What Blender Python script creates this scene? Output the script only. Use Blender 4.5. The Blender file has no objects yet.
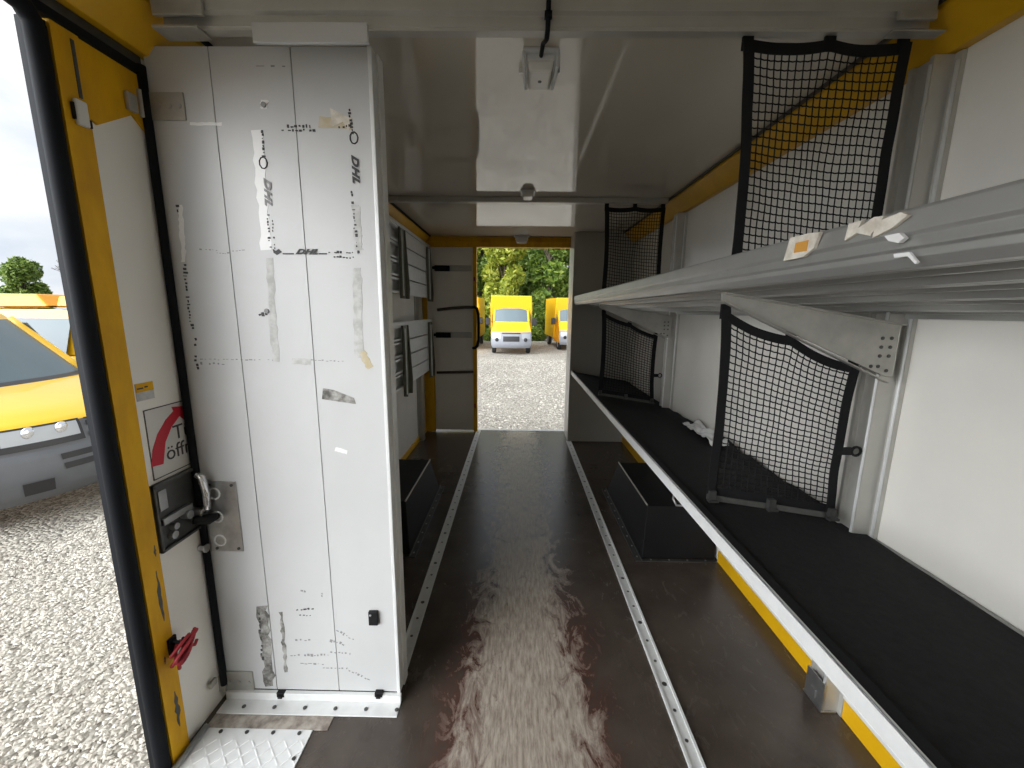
import bpy, bmesh, math, random
from mathutils import Vector, Matrix, noise
random.seed(7)
S = bpy.context.scene
COL = S.collection
D = bpy.data
PI = math.pi
# ------------------------------------------------------------------ camera
F_PX = 405.0
PITCH, YAW, ROLL, CAM_H = math.radians(10.2), math.radians(.65), math.radians(.6), 1.35
fw = Vector((-math.sin(YAW) * math.cos(PITCH), math.cos(YAW) * math.cos(PITCH), -math.sin(PITCH)))
rt = Vector((math.cos(YAW), math.sin(YAW), 0))
up = rt.cross(fw)
rt, up = rt * math.cos(ROLL) + up * math.sin(ROLL), -rt * math.sin(ROLL) + up * math.cos(ROLL)
EYE = Vector((0, 0, CAM_H))
cd = D.cameras.new('camera')
cam = D.objects.new('camera', cd)
COL.objects.link(cam)
cd.sensor_width = 36.0
cd.lens = 36.0 * F_PX / 1024.0
cd.clip_start, cd.clip_end = .02, 400
cam.matrix_world = Matrix(((rt.x, up.x, -fw.x, 0), (rt.y, up.y, -fw.y, 0), (rt.z, up.z, -fw.z, CAM_H), (0, 0, 0, 1)))
S.camera = cam
# ------------------------------------------------------------------ view, sky, sun
S.view_settings.view_transform = 'Standard'
S.view_settings.look = 'None'
S.view_settings.gamma = 1.0
S.view_settings.use_curve_mapping = False
S.view_settings.exposure = .4
SKY = 1.6
W = D.worlds.new('overcast_sky')
S.world = W
W.use_nodes = True
nt = W.node_tree
nt.nodes.clear()


def nd(tree, kind, **kw):
    n = tree.nodes.new(kind)
    for k, v in kw.items():
        if k.startswith('i_'):
            n.inputs[k[2:].replace('_', ' ')].default_value = v
        else:
            setattr(n, k, v)
    return n


out = nd(nt, 'ShaderNodeOutputWorld')
bg = nd(nt, 'ShaderNodeBackground')
tc = nd(nt, 'ShaderNodeTexCoord')
mp = nd(nt, 'ShaderNodeMapping')
mp.inputs['Scale'].default_value = (1.0, 1.0, 3.0)
nz = nd(nt, 'ShaderNodeTexNoise', i_Scale=2.6, i_Detail=7.0, i_Roughness=.55, i_Distortion=.4)
rp = nd(nt, 'ShaderNodeValToRGB')
rp.color_ramp.elements[0].position, rp.color_ramp.elements[0].color = .34, (.66, .73, .82, 1)
rp.color_ramp.elements[1].position, rp.color_ramp.elements[1].color = .62, (1, 1, 1, 1)
dot = nd(nt, 'ShaderNodeVectorMath', operation='DOT_PRODUCT')
sd = Vector((-.72, -.62, .30)).normalized()
dot.inputs[1].default_value = sd
mr = nd(nt, 'ShaderNodeMapRange', i_From_Min=-.3, i_From_Max=1.0, i_To_Min=0.0, i_To_Max=1.0)
pw = nd(nt, 'ShaderNodeMath', operation='POWER')
pw.inputs[1].default_value = 4.0
ma = nd(nt, 'ShaderNodeMath', operation='MULTIPLY_ADD')
ma.inputs[1].default_value, ma.inputs[2].default_value = SKY * 4.2, SKY * .46
L = nt.links.new
L(tc.outputs['Generated'], mp.inputs['Vector'])
L(mp.outputs['Vector'], nz.inputs['Vector'])
L(nz.outputs['Fac'], rp.inputs['Fac'])
L(rp.outputs['Color'], bg.inputs['Color'])
L(tc.outputs['Generated'], dot.inputs[0])
L(dot.outputs['Value'], mr.inputs['Value'])
L(mr.outputs['Result'], pw.inputs[0])
L(pw.outputs[0], ma.inputs[0])
L(ma.outputs[0], bg.inputs['Strength'])
L(bg.outputs['Background'], out.inputs['Surface'])
sl = D.lights.new('veiled_sun', 'SUN')
sl.energy, sl.angle, sl.color = .5, math.radians(50), (1, .97, .92)
so = D.objects.new('veiled_sun', sl)
COL.objects.link(so)
so.rotation_euler = sd.to_track_quat('Z', 'Y').to_euler()
so.location = (-6, -6, 8)

# ------------------------------------------------------------------ sizes of the van's load space
LW, RW, RY, CZ = -1.02, 1.13, 4.46, 2.11
GZ = -.6
LIP = .557
BK, OPEN = -1.25, -.95


def at(x, y, X=None, Y=None, Z=None):
    """the point of a known plane that a measured point of the photograph belongs to"""
    d = fw + rt * ((x - 512) / F_PX) - up * ((y - 384) / F_PX)
    i, v = [(i, v) for i, v in enumerate((X, Y, Z)) if v is not None][0]
    return EYE + d * ((v - EYE[i]) / d[i])


# ------------------------------------------------------------------ materials
def mat(name, col, rough=.5, metal=0.0, var=0.0, vscale=6.0, bump=0.0, bscale=200.0, col2=None, spec=None, stretch=None, coat=0.0):
    m = D.materials.new(name)
    m.use_nodes = True
    t = m.node_tree
    b = t.nodes['Principled BSDF']
    b.inputs['Base Color'].default_value = (*col, 1)
    b.inputs['Roughness'].default_value = rough
    b.inputs['Metallic'].default_value = metal
    if spec is not None:
        b.inputs['Specular IOR Level'].default_value = spec
    if coat:
        b.inputs['Coat Weight'].default_value = coat
        b.inputs['Coat Roughness'].default_value = .05
    if var or col2 or bump:
        c = nd(t, 'ShaderNodeTexCoord')
        src = c.outputs['Object']
        if stretch:
            k = nd(t, 'ShaderNodeMapping')
            k.inputs['Scale'].default_value = stretch
            t.links.new(src, k.inputs['Vector'])
            src = k.outputs['Vector']
    if var or col2:
        n = nd(t, 'ShaderNodeTexNoise', i_Scale=vscale, i_Detail=6.0, i_Roughness=.6)
        t.links.new(src, n.inputs['Vector'])
        r = nd(t, 'ShaderNodeValToRGB')
        c2 = col2 if col2 else tuple(max(0, x * (1 - var)) for x in col)
        r.color_ramp.elements[0].position, r.color_ramp.elements[0].color = .35, (*c2, 1)
        r.color_ramp.elements[1].position, r.color_ramp.elements[1].color = .62, (*col, 1)
        t.links.new(n.outputs['Fac'], r.inputs['Fac'])
        t.links.new(r.outputs['Color'], b.inputs['Base Color'])
    if bump:
        n2 = nd(t, 'ShaderNodeTexNoise', i_Scale=bscale, i_Detail=3.0)
        t.links.new(src, n2.inputs['Vector'])
        bp = nd(t, 'ShaderNodeBump', i_Strength=bump, i_Distance=.002)
        t.links.new(n2.outputs['Fac'], bp.inputs['Height'])
        t.links.new(bp.outputs['Normal'], b.inputs['Normal'])
    return m


M = {}
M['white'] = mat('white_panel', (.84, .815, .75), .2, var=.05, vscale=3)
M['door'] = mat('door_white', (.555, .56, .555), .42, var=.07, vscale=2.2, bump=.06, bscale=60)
M['ceiling'] = mat('ceiling_white', (.66, .61, .52), .05, var=.05, vscale=2, spec=.5)
M['ceiling'].node_tree.nodes['Principled BSDF'].inputs['IOR'].default_value = 2.1
M['alu'] = mat('aluminium', (.44, .44, .425), .34, .55, var=.12, vscale=5)
M['alu_dull'] = mat('dull_aluminium', (.46, .45, .41), .45, .5, var=.2, vscale=12)
M['alu_white'] = mat('pale_aluminium', (.74, .75, .74), .38, .15, var=.08, vscale=20)
M['steel'] = mat('galvanised_steel', (.50, .50, .50), .32, .9, var=.2, vscale=30)
M['grey'] = mat('grey_panel', (.50, .485, .44), .3, var=.08, vscale=3)
M['post'] = mat('grey_post', (.52, .51, .47), .35, .45, var=.1, vscale=8)
M['yellow'] = mat('yellow_paint', (.72, .40, .006), .35, var=.12, vscale=7)
M['yellow_worn'] = mat('worn_yellow_paint', (.72, .39, .004), .5, vscale=11, col2=(.56, .29, .008), stretch=(1, 1, .35), spec=.25)
M['rubber'] = mat('black_rubber', (.010, .011, .013), .55, bump=.1, bscale=80, spec=.07)
M['black'] = mat('black_plastic', (.010, .010, .011), .5, var=.3, vscale=8, spec=.2)
M['mat'] = mat('black_felt', (.017, .017, .018), .9, var=.35, vscale=60, bump=.5, bscale=400, spec=.25)
M['strap'] = mat('black_webbing', (.010, .010, .011), .8, bump=.4, bscale=300, spec=.2)
M['cord'] = mat('black_cord', (.010, .010, .010), .75, spec=.2)
M['dark'] = mat('dark_gap', (.02, .02, .02), .7)
M['darksteel'] = mat('dark_steel', (.10, .10, .095), .4, .6, var=.3, vscale=20)
M['brown'] = mat('brown_metal', (.06, .045, .035), .4, .3)
M['red'] = mat('red_cord', (.32, .012, .02), .6, var=.3, vscale=40)
M['ink'] = mat('black_ink', (.035, .035, .035), .6)
M['ink_soft'] = mat('faded_ink', (.24, .24, .235), .6)
M['tape'] = mat('white_tape', (.80, .80, .79), .4)
M['residue'] = mat('glue_residue', (.42, .42, .40), .7, vscale=45, col2=(.56, .56, .545))
M['dirt'] = mat('dirty_residue', (.10, .095, .085), .8, vscale=35, col2=(.42, .41, .38))
M['cream'] = mat('yellowed_glue', (.50, .42, .26), .7, vscale=40, col2=(.56, .50, .38))
M['paper'] = mat('torn_paper', (.72, .68, .60), .8, vscale=50, col2=(.55, .50, .42))
M['orange'] = mat('faded_orange_print', (.62, .30, .05), .7)
M['signred'] = mat('sign_red', (.50, .012, .03), .4)
M['sign'] = mat('sign_white', (.62, .61, .57), .4)
M['lamp_glass'] = mat('lamp_lens', (.72, .71, .66), .18)
M['gravelbase'] = None


def floor_material():
    m = D.materials.new('phenolic_plywood')
    m.use_nodes = True
    t = m.node_tree
    b = t.nodes['Principled BSDF']
    lk = t.links.new
    c = nd(t, 'ShaderNodeTexCoord')
    sep = nd(t, 'ShaderNodeSeparateXYZ')
    lk(c.outputs['Object'], sep.inputs[0])

    def math_(op, a, bv=None, clamp=False):
        n = nd(t, 'ShaderNodeMath', operation=op, use_clamp=clamp)
        for i, v in enumerate((a, bv)):
            if v is None:
                continue
            if isinstance(v, (int, float)):
                n.inputs[i].default_value = v
            else:
                lk(v, n.inputs[i])
        return n.outputs[0]
    mp1 = nd(t, 'ShaderNodeMapping')
    mp1.inputs['Scale'].default_value = (13, 6.5, 1)
    lk(c.outputs['Object'], mp1.inputs['Vector'])
    n1 = nd(t, 'ShaderNodeTexNoise', i_Scale=1.0, i_Detail=9.0, i_Roughness=.72, i_Distortion=1.5)
    lk(mp1.outputs['Vector'], n1.inputs['Vector'])
    mp2 = nd(t, 'ShaderNodeMapping')
    mp2.inputs['Scale'].default_value = (60, 9, 1)
    lk(c.outputs['Object'], mp2.inputs['Vector'])
    n2 = nd(t, 'ShaderNodeTexNoise', i_Scale=1.6, i_Detail=6.0, i_Roughness=.7)
    lk(mp2.outputs['Vector'], n2.inputs['Vector'])
    # the walked strip down the middle: strength falls away from x = .05, is strong near the front and thin at the back
    dx = math_('ABSOLUTE', math_('SUBTRACT', sep.outputs['X'], .045))
    edge = nd(t, 'ShaderNodeMapRange', i_From_Min=.03, i_From_Max=.33, i_To_Min=1.0, i_To_Max=0.0)
    edge.interpolation_type = 'SMOOTHSTEP'
    lk(dx, edge.inputs['Value'])
    far = nd(t, 'ShaderNodeMapRange', i_From_Min=1.2, i_From_Max=2.0, i_To_Min=.44, i_To_Max=.33)
    lk(sep.outputs['Y'], far.inputs['Value'])
    a = math_('MULTIPLY', edge.outputs[0], .42)
    a = math_('ADD', a, math_('MULTIPLY', n1.outputs['Fac'], 1.3))
    a = math_('ADD', a, far.outputs[0])
    wear = nd(t, 'ShaderNodeMapRange', i_From_Min=1.13, i_From_Max=1.34)
    keep = nd(t, 'ShaderNodeMapRange', i_From_Min=.22, i_From_Max=.32, i_To_Min=1.0, i_To_Max=0.0)
    lk(dx, keep.inputs['Value'])
    lk(a, wear.inputs['Value'])
    red = nd(t, 'ShaderNodeMapRange', i_From_Min=1.0, i_From_Max=1.16)
    lk(a, red.inputs['Value'])
    near = nd(t, 'ShaderNodeMapRange', i_From_Min=1.5, i_From_Max=2.1, i_To_Min=.9, i_To_Max=0.0)
    lk(sep.outputs['Y'], near.inputs['Value'])
    gate = nd(t, 'ShaderNodeMapRange', i_From_Min=.24, i_From_Max=.36, i_To_Min=1.0, i_To_Max=0.0)
    lk(dx, gate.inputs['Value'])
    redf = math_('MULTIPLY', math_('MULTIPLY', red.outputs[0], near.outputs[0]), gate.outputs[0])
    n3 = nd(t, 'ShaderNodeTexNoise', i_Scale=5.0, i_Detail=8.0, i_Roughness=.65)
    lk(c.outputs['Object'], n3.inputs['Vector'])
    base = nd(t, 'ShaderNodeValToRGB')
    base.color_ramp.elements[0].position, base.color_ramp.elements[0].color = .35, (.046, .035, .028, 1)
    base.color_ramp.elements[1].position, base.color_ramp.elements[1].color = .66, (.080, .063, .050, 1)
    lk(n3.outputs['Fac'], base.inputs['Fac'])
    wood = nd(t, 'ShaderNodeValToRGB')
    wood.color_ramp.elements[0].position, wood.color_ramp.elements[0].color = .36, (.22, .18, .145, 1)
    wood.color_ramp.elements[1].position, wood.color_ramp.elements[1].color = .62, (.47, .415, .345, 1)
    lk(n2.outputs['Fac'], wood.inputs['Fac'])
    m1 = nd(t, 'ShaderNodeMixRGB')
    m1.inputs['Color2'].default_value = (.085, .034, .026, 1)
    lk(redf, m1.inputs['Fac'])
    lk(base.outputs['Color'], m1.inputs['Color1'])
    m2 = nd(t, 'ShaderNodeMixRGB')
    lk(math_('MULTIPLY', math_('MULTIPLY', wear.outputs[0], .9), keep.outputs[0]), m2.inputs['Fac'])
    lk(m1.outputs['Color'], m2.inputs['Color1'])
    lk(wood.outputs['Color'], m2.inputs['Color2'])
    lk(m2.outputs['Color'], b.inputs['Base Color'])
    rg = nd(t, 'ShaderNodeMapRange', i_To_Min=.26, i_To_Max=.36)
    lk(wear.outputs[0], rg.inputs['Value'])
    lk(rg.outputs[0], b.inputs['Roughness'])
    bp = nd(t, 'ShaderNodeBump', i_Strength=.12, i_Distance=.001)
    lk(n1.outputs['Fac'], bp.inputs['Height'])
    lk(bp.outputs['Normal'], b.inputs['Normal'])
    return m


M['floor'] = floor_material()


def gravel_material(name, scale):
    m = D.materials.new(name)
    m.use_nodes = True
    t = m.node_tree
    b = t.nodes['Principled BSDF']
    lk = t.links.new
    c = nd(t, 'ShaderNodeTexCoord')
    v = nd(t, 'ShaderNodeTexVoronoi', i_Scale=scale)
    lk(c.outputs['Object'], v.inputs['Vector'])
    r = nd(t, 'ShaderNodeValToRGB')
    r.color_ramp.elements[0].position, r.color_ramp.elements[0].color = .1, (.20, .18, .15, 1)
    r.color_ramp.elements[1].position, r.color_ramp.elements[1].color = .8, (.46, .43, .37, 1)
    sp = nd(t, 'ShaderNodeSeparateColor')
    lk(v.outputs['Color'], sp.inputs[0])
    n = nd(t, 'ShaderNodeTexNoise', i_Scale=.8, i_Detail=5.0)
    lk(c.outputs['Object'], n.inputs['Vector'])
    ad = nd(t, 'ShaderNodeMath', operation='ADD')
    lk(sp.outputs[0], ad.inputs[0])
    sb = nd(t, 'ShaderNodeMath', operation='MULTIPLY_ADD')
    sb.inputs[1].default_value, sb.inputs[2].default_value = .8, -.4
    lk(n.outputs['Fac'], sb.inputs[0])
    lk(sb.outputs[0], ad.inputs[1])
    lk(ad.outputs[0], r.inputs['Fac'])
    lk(r.outputs['Color'], b.inputs['Base Color'])
    b.inputs['Roughness'].default_value = .9
    bp = nd(t, 'ShaderNodeBump', i_Strength=.9, i_Distance=.03)
    bp.invert = True
    lk(v.outputs['Distance'], bp.inputs['Height'])
    lk(bp.outputs['Normal'], b.inputs['Normal'])
    return m


M['ground'] = gravel_material('gravel_bed', 38)


def island_material(name, c1, c2, c3, rough=.7, trans=0.0):
    m = D.materials.new(name)
    m.use_nodes = True
    t = m.node_tree
    b = t.nodes['Principled BSDF']
    g = nd(t, 'ShaderNodeNewGeometry')
    r = nd(t, 'ShaderNodeValToRGB')
    e = r.color_ramp.elements
    e[0].position, e[0].color = 0, (*c1, 1)
    e[1].position, e[1].color = 1, (*c3, 1)
    k = e.new(.5)
    k.color = (*c2, 1)
    t.links.new(g.outputs['Random Per Island'], r.inputs['Fac'])
    t.links.new(r.outputs['Color'], b.inputs['Base Color'])
    b.inputs['Roughness'].default_value = rough
    if trans:
        tr = nd(t, 'ShaderNodeBsdfTranslucent')
        mx = nd(t, 'ShaderNodeMixShader')
        mx.inputs[0].default_value = trans
        t.links.new(r.outputs['Color'], tr.inputs['Color'])
        t.links.new(b.outputs[0], mx.inputs[1])
        t.links.new(tr.outputs[0], mx.inputs[2])
        t.links.new(mx.outputs[0], t.nodes['Material Output'].inputs['Surface'])
    return m


M['stone'] = island_material('gravel_stones', (.36, .33, .285), (.48, .45, .39), (.64, .60, .53), .85)
M['leaf_a'] = island_material('leaves_mid', (.05, .11, .015), (.16, .26, .04), (.36, .45, .08), .55, .35)
M['leaf_b'] = island_material('leaves_dark', (.06, .12, .02), (.16, .25, .045), (.32, .42, .10), .5, .3)
M['leaf_c'] = island_material('leaves_yellow', (.16, .22, .02), (.34, .40, .05), (.52, .52, .10), .55, .35)
M['bark'] = mat('bark', (.09, .07, .05), .9, var=.4, vscale=12)
M['car_yellow'] = mat('car_yellow', (.80, .47, .012), .28, coat=.5)
M['car_orange'] = mat('car_yellow_deep', (.74, .34, .008), .35)
M['car_grey'] = mat('bumper_grey', (.11, .115, .125), .5, var=.1)
M['car_grey_overexposed'] = mat('bumper_grey_overexposed', (.26, .27, .30), .5, var=.1)  # box vans' grey bumper, lightened in the colour to look overexposed
M['car_black'] = mat('grille_black', (.015, .015, .017), .4)
M['tyre'] = mat('tyre', (.02, .02, .02), .85)
M['chrome'] = mat('reflector', (.75, .76, .78), .15, .9)
M['rim'] = mat('wheel_rim', (.32, .32, .33), .35, .7)
g = mat('car_glass', (.13, .17, .19), .06, spec=.35)
M['glass'] = g
g = mat('headlight_lens', (.36, .38, .40), .08, spec=.6)
M['lens'] = g
m = mat('clear_film', (.86, .86, .85), .15, spec=.8)
m.node_tree.nodes['Principled BSDF'].inputs['Transmission Weight'].default_value = .25
M['film'] = m


# ------------------------------------------------------------------ mesh helpers
class MB:
    def __init__(s):
        s.v, s.f, s.mi = [], [], []
        s.k = 0

    def add(s, vs, fs):
        o = len(s.v)
        s.v += [Vector(p) for p in vs]
        for f in fs:
            s.f.append([o + i for i in f])
            s.mi.append(s.k)
        return s

    def box(s, x0, x1, y0, y1, z0, z1):
        v = [(x, y, z) for z in (z0, z1) for y in (y0, y1) for x in (x0, x1)]
        return s.add(v, [(0, 2, 3, 1), (4, 5, 7, 6), (0, 1, 5, 4), (2, 6, 7, 3), (0, 4, 6, 2), (1, 3, 7, 5)])

    def prism(s, poly, vec):
        """poly: 3-D points of one face; vec: how far it is drawn out"""
        n = len(poly)
        vec = Vector(vec)
        a = [Vector(p) for p in poly]
        return s.add(a + [p + vec for p in a], [tuple(range(n))[::-1], tuple(range(n, 2 * n))] +
                     [(i, (i + 1) % n, n + (i + 1) % n, n + i) for i in range(n)])

    def tube(s, pts, r, n=8, closed=False, caps=True):
        pts = [Vector(p) for p in pts]
        m_ = len(pts)
        rr = r if isinstance(r, (list, tuple)) else [r] * m_
        vs = []
        prev = None
        for i, p in enumerate(pts):
            a = pts[(i - 1) % m_] if (closed or i > 0) else p
            b = pts[(i + 1) % m_] if (closed or i < m_ - 1) else p
            d = (b - a).normalized()
            if prev is None:
                h = Vector((0, 0, 1)) if abs(d.z) < .9 else Vector((1, 0, 0))
                e = d.cross(h).normalized()
            else:
                e = (prev - d * prev.dot(d))
                e = e.normalized() if e.length > 1e-6 else d.orthogonal().normalized()
            prev = e
            q = d.cross(e)
            for k in range(n):
                t = 2 * PI * k / n
                vs.append(p + (e * math.cos(t) + q * math.sin(t)) * rr[i])
        fs = []
        for i in range(m_ if closed else m_ - 1):
            j = (i + 1) % m_
            for k in range(n):
                k2 = (k + 1) % n
                fs.append((i * n + k, i * n + k2, j * n + k2, j * n + k))
        if caps and not closed:
            fs.append(tuple(range(n))[::-1])
            fs.append(tuple(range((m_ - 1) * n, m_ * n)))
        return s.add(vs, fs)

    def cyl(s, p0, p1, r, n=16):
        return s.tube([p0, p1], r, n)

    def grid(s, fn, nu, nv):
        vs = [fn(i / nu, j / nv) for j in range(nv + 1) for i in range(nu + 1)]
        w = nu + 1
        return s.add(vs, [(j * w + i, j * w + i + 1, (j + 1) * w + i + 1, (j + 1) * w + i) for j in range(nv) for i in range(nu)])

    def ball(s, c, r, n=8, sc=(1, 1, 1)):
        c = Vector(c)
        vs, fs = [], []
        h = n // 2
        for j in range(h + 1):
            a = PI * j / h
            for i in range(n):
                b = 2 * PI * i / n
                vs.append(c + Vector((math.sin(a) * math.cos(b) * sc[0], math.sin(a) * math.sin(b) * sc[1], math.cos(a) * sc[2])) * r)
        for j in range(h):
            for i in range(n):
                fs.append((j * n + i, (j + 1) * n + i, (j + 1) * n + (i + 1) % n, j * n + (i + 1) % n))
        return s.add(vs, fs)

    def build(s, name, m, parent=None, bevel=0.0, smooth=False, solid=0.0, origin=None, local=False, offset=0):
        me = D.meshes.new(name)
        if parent is not None:
            o0 = Vector((0, 0, 0)) if local else ORG[parent]
        elif origin is not None:
            o0 = Vector(origin)
        else:
            xs = [p.x for p in s.v]
            ys = [p.y for p in s.v]
            zs = [p.z for p in s.v]
            o0 = Vector(((min(xs) + max(xs)) / 2, (min(ys) + max(ys)) / 2, min(zs)))
        me.from_pydata([p - o0 for p in s.v], [], s.f)
        ms = m if isinstance(m, (list, tuple)) else [m]
        for q in ms:
            me.materials.append(q)
        for i, p in enumerate(me.polygons):
            p.material_index = min(s.mi[i], len(ms) - 1)
        bm = bmesh.new()
        bm.from_mesh(me)
        bmesh.ops.recalc_face_normals(bm, faces=bm.faces)
        bm.to_mesh(me)
        bm.free()
        if smooth:
            for p in me.polygons:
                p.use_smooth = True
        o = D.objects.new(name, me)
        COL.objects.link(o)
        if parent is not None:
            o.parent = parent
            ORG[o] = ORG[parent] if not local else ORG[parent]
        else:
            o.location = o0
            ORG[o] = o0
        if solid:
            k = o.modifiers.new('thickness', 'SOLIDIFY')
            k.thickness = solid
            k.offset = offset
        if bevel:
            k = o.modifiers.new('edge', 'BEVEL')
            k.width = bevel
            k.segments = 2
            k.limit_method = 'ANGLE'
        return o


ORG = {}


def tag(o, label, cat, group=None, kind=None):
    o['label'] = label
    o['category'] = cat
    if group:
        o['group'] = group
    if kind:
        o['kind'] = kind
    return o


def empty(name, loc, rz=0.0):
    o = D.objects.new(name, None)
    COL.objects.link(o)
    o.location = loc
    o.rotation_euler.z = rz
    o.empty_display_size = .1
    ORG[o] = Vector(loc)
    return o


def struct(o, label=None, cat=None):
    o['kind'] = 'structure'
    if label:
        o['label'], o['category'] = label, cat
    return o


def text_mesh(name, body, m, parent, size, mtx, shear=0.0, bold=0.0, spacing=1.0, flat=1.0):
    """lettering: mtx maps the text's own x (reading) and y (up) into the place"""
    cu = D.curves.new(name, 'FONT')
    cu.body = body
    cu.size = size
    cu.shear = shear
    cu.offset = bold
    cu.extrude = .0004
    cu.space_character = spacing
    cu.resolution_u = 3
    t = D.objects.new(name + '_tmp', cu)
    COL.objects.link(t)
    dg = bpy.context.evaluated_depsgraph_get()
    dg.update()
    me = D.meshes.new_from_object(t.evaluated_get(dg))
    D.objects.remove(t)
    D.curves.remove(cu)
    me.name = name
    me.transform(Matrix.Translation(-ORG[parent]) @ mtx @ Matrix.Diagonal((1, flat, 1, 1)))
    me.materials.clear()
    me.materials.append(m)
    o = D.objects.new(name, me)
    COL.objects.link(o)
    o.parent = parent
    ORG[o] = ORG[parent]
    return o


def frame(origin, ex, ey):
    ex, ey = Vector(ex).normalized(), Vector(ey).normalized()
    ez = ex.cross(ey)
    return Matrix(((ex.x, ey.x, ez.x, origin[0]), (ex.y, ey.y, ez.y, origin[1]), (ex.z, ey.z, ez.z, origin[2]), (0, 0, 0, 1)))


# ================================================================== SETTING
b = MB().box(-60, 60, -30, 70, GZ - .2, GZ)
struct(b.build('ground', M['ground'], origin=(0, 0, GZ)), 'pale gravel yard outside the van', 'ground')
b = MB().box(LW, RW, BK, RY + .04, -.04, 0)
struct(b.build('floor', M['floor'], origin=(0, 0, 0)), 'dark brown plywood floor with a worn strip down the middle', 'floor')
b = MB().box(LW - .05, RW + .05, BK, RY + .06, CZ, CZ + .05)
struct(b.build('ceiling', M['ceiling']), 'glossy white ceiling mirroring the rear doorway', 'ceiling')
b = MB().box(LW - .05, LW, .99, RY + .06, -.05, CZ)
wl = struct(b.build('wall_left', M['white']), 'white left side wall behind the swing door', 'wall')
b = MB().box(RW, RW + .05, BK, RY + .06, -.05, CZ)
wr = struct(b.build('wall_right', M['white']), 'glossy white right side wall behind the shelves', 'wall')
b = MB().box(LW - .05, RW + .05, BK - .05, BK, -.05, CZ + .05)
struct(b.build('wall_front', M['white']), 'white bulkhead wall at the cab end', 'wall')
b = MB().box(LW - .05, LW, BK, OPEN, -.05, CZ)
struct(b.build('wall_side', M['white']), 'white side wall on the cab side of the open doorway', 'wall')
# right half of the rear: a deep closed grey panel
b = MB().box(.545, RW - .001, 4.12, RY, .001, CZ - .001)
struct(b.build('wall_rear', M['grey'], bevel=.004), 'grey rear panel at the right of the doorway', 'wall')
# yellow header above the rear doorway
b = MB().box(LW + .001, .544, 4.40, RY + .02, 2.005, CZ - .002)
b.box(LW + .001, .544, 4.385, 4.40, 2.055, 2.065)
struct(b.build('trim_1', M['yellow_worn'], bevel=.003), 'yellow header rail above the rear doorway', 'header rail')
# yellow corner rails along the ceiling
b = MB().prism([(RW - .001, -.94, 2.015), (RW - .001, -.94, CZ - .001), (RW - .10, -.94, CZ - .001), (RW - .10, -.94, CZ - .02), (RW - .03, -.94, 2.015)], (0, 5.04, 0))
b.k = 1
b.prism([(RW - .104, -.94, CZ - .001), (RW - .118, -.94, CZ - .001), (RW - .118, -.94, CZ - .012), (RW - .104, -.94, CZ - .012)], (0, 5.04, 0))
struct(b.build('trim_2', [M['yellow'], M['brown']], bevel=.003), 'yellow corner rail along the right of the ceiling', 'corner rail')
b = MB().prism([(LW + .001, -.94, 2.005), (LW + .001, -.94, CZ - .001), (LW + .10, -.94, CZ - .001), (LW + .10, -.94, CZ - .02), (LW + .03, -.94, 2.005)], (0, 5.31, 0))
b.k = 1
b.prism([(LW + .104, -.94, CZ - .001), (LW + .118, -.94, CZ - .001), (LW + .118, -.94, CZ - .014), (LW + .104, -.94, CZ - .014)], (0, 5.31, 0))
struct(b.build('trim_3', [M['yellow'], M['rubber']], bevel=.003), 'yellow corner rail along the left of the ceiling', 'corner rail')
# yellow rails where the walls meet the floor, with a white bead on top at the right
b = MB().box(RW - .012, RW - .0005, -.8, 1.17, .002, .078).box(RW - .012, RW - .0005, 1.285, 2.04, .002, .078).box(RW - .012, RW - .0005, 2.96, 4.118, .002, .078)
b.k = 1
b.box(RW - .018, RW - .0005, -.8, 1.17, .079, .108).box(RW - .018, RW - .0005, 1.285, 2.04, .079, .108)
struct(b.build('baseboard_right', [M['yellow'], M['alu_white']], bevel=.002), 'yellow rail along the foot of the right wall', 'base rail')
b = MB().box(LW + .0005, LW + .014, 3.0, 4.38, .002, .05)
struct(b.build('baseboard_left', M['yellow'], bevel=.002), 'yellow rail along the foot of the left wall', 'base rail')
# side doorway: yellow post, head, rubber seals
b = MB().box(LW - .02, LW + .012, .975, 1.034, -.3, 1.955)
b.prism([(LW + .0005, 1.034, 1.955), (LW + .0005, 1.034, 1.79), (LW + .0005, 1.055, 1.78), (LW + .0005, 1.155, 1.845), (LW + .0005, 1.198, 1.81), (LW + .0005, 1.198, 1.955)], (.006, 0, 0))
b.k = 1
rnd = random.Random(5)
for (yc, za, zb, ww) in ((1.016, .46, .64, .007), (1.012, .10, .24, .009), (1.022, .66, .70, .004), (1.0, .33, .36, .004)):
    n_ = 9
    lf_ = [(LW + .012, yc - ww * rnd.uniform(.2, 1.2) * math.sin(PI * (i + .4) / n_), za + (zb - za) * i / n_) for i in range(n_)]
    rg_ = [(LW + .012, yc + ww * rnd.uniform(.2, 1.2) * math.sin(PI * (i + .4) / n_), za + (zb - za) * i / n_) for i in range(n_)]
    b.prism(lf_ + rg_[::-1], (.0008, 0, 0))
b.box(LW + .012, LW + .0135, 1.014, 1.022, 1.82, 1.94)
struct(b.build('trim_4', [M['yellow_worn'], M['darksteel']], bevel=.003), 'worn yellow post of the side doorway', 'door post')
b = MB().box(LW - .05, LW + .004, OPEN, .972, 1.99, CZ - .001)
b.k = 1
b.box(LW - .012, LW + .016, -.94, 1.198, 1.957, 1.978)
b.k = 2
b.box(LW - .010, LW + .012, -.94, 1.198, 1.979, 2.003)
struct(b.build('trim_5', [M['yellow'], M['rubber'], M['darksteel']], bevel=.002), 'yellow and black head of the side doorway', 'door head')
b = MB().tube([(LW - .002, .957, z) for z in [-.45 + i * .1 for i in range(24)]] + [(LW + .002, .953, 1.93), (LW + .002, .935, 1.958), (LW + .002, .89, 1.966)] + [(LW + .002, .8 - .2 * i, 1.966) for i in range(9)], .019, 12)
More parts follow.
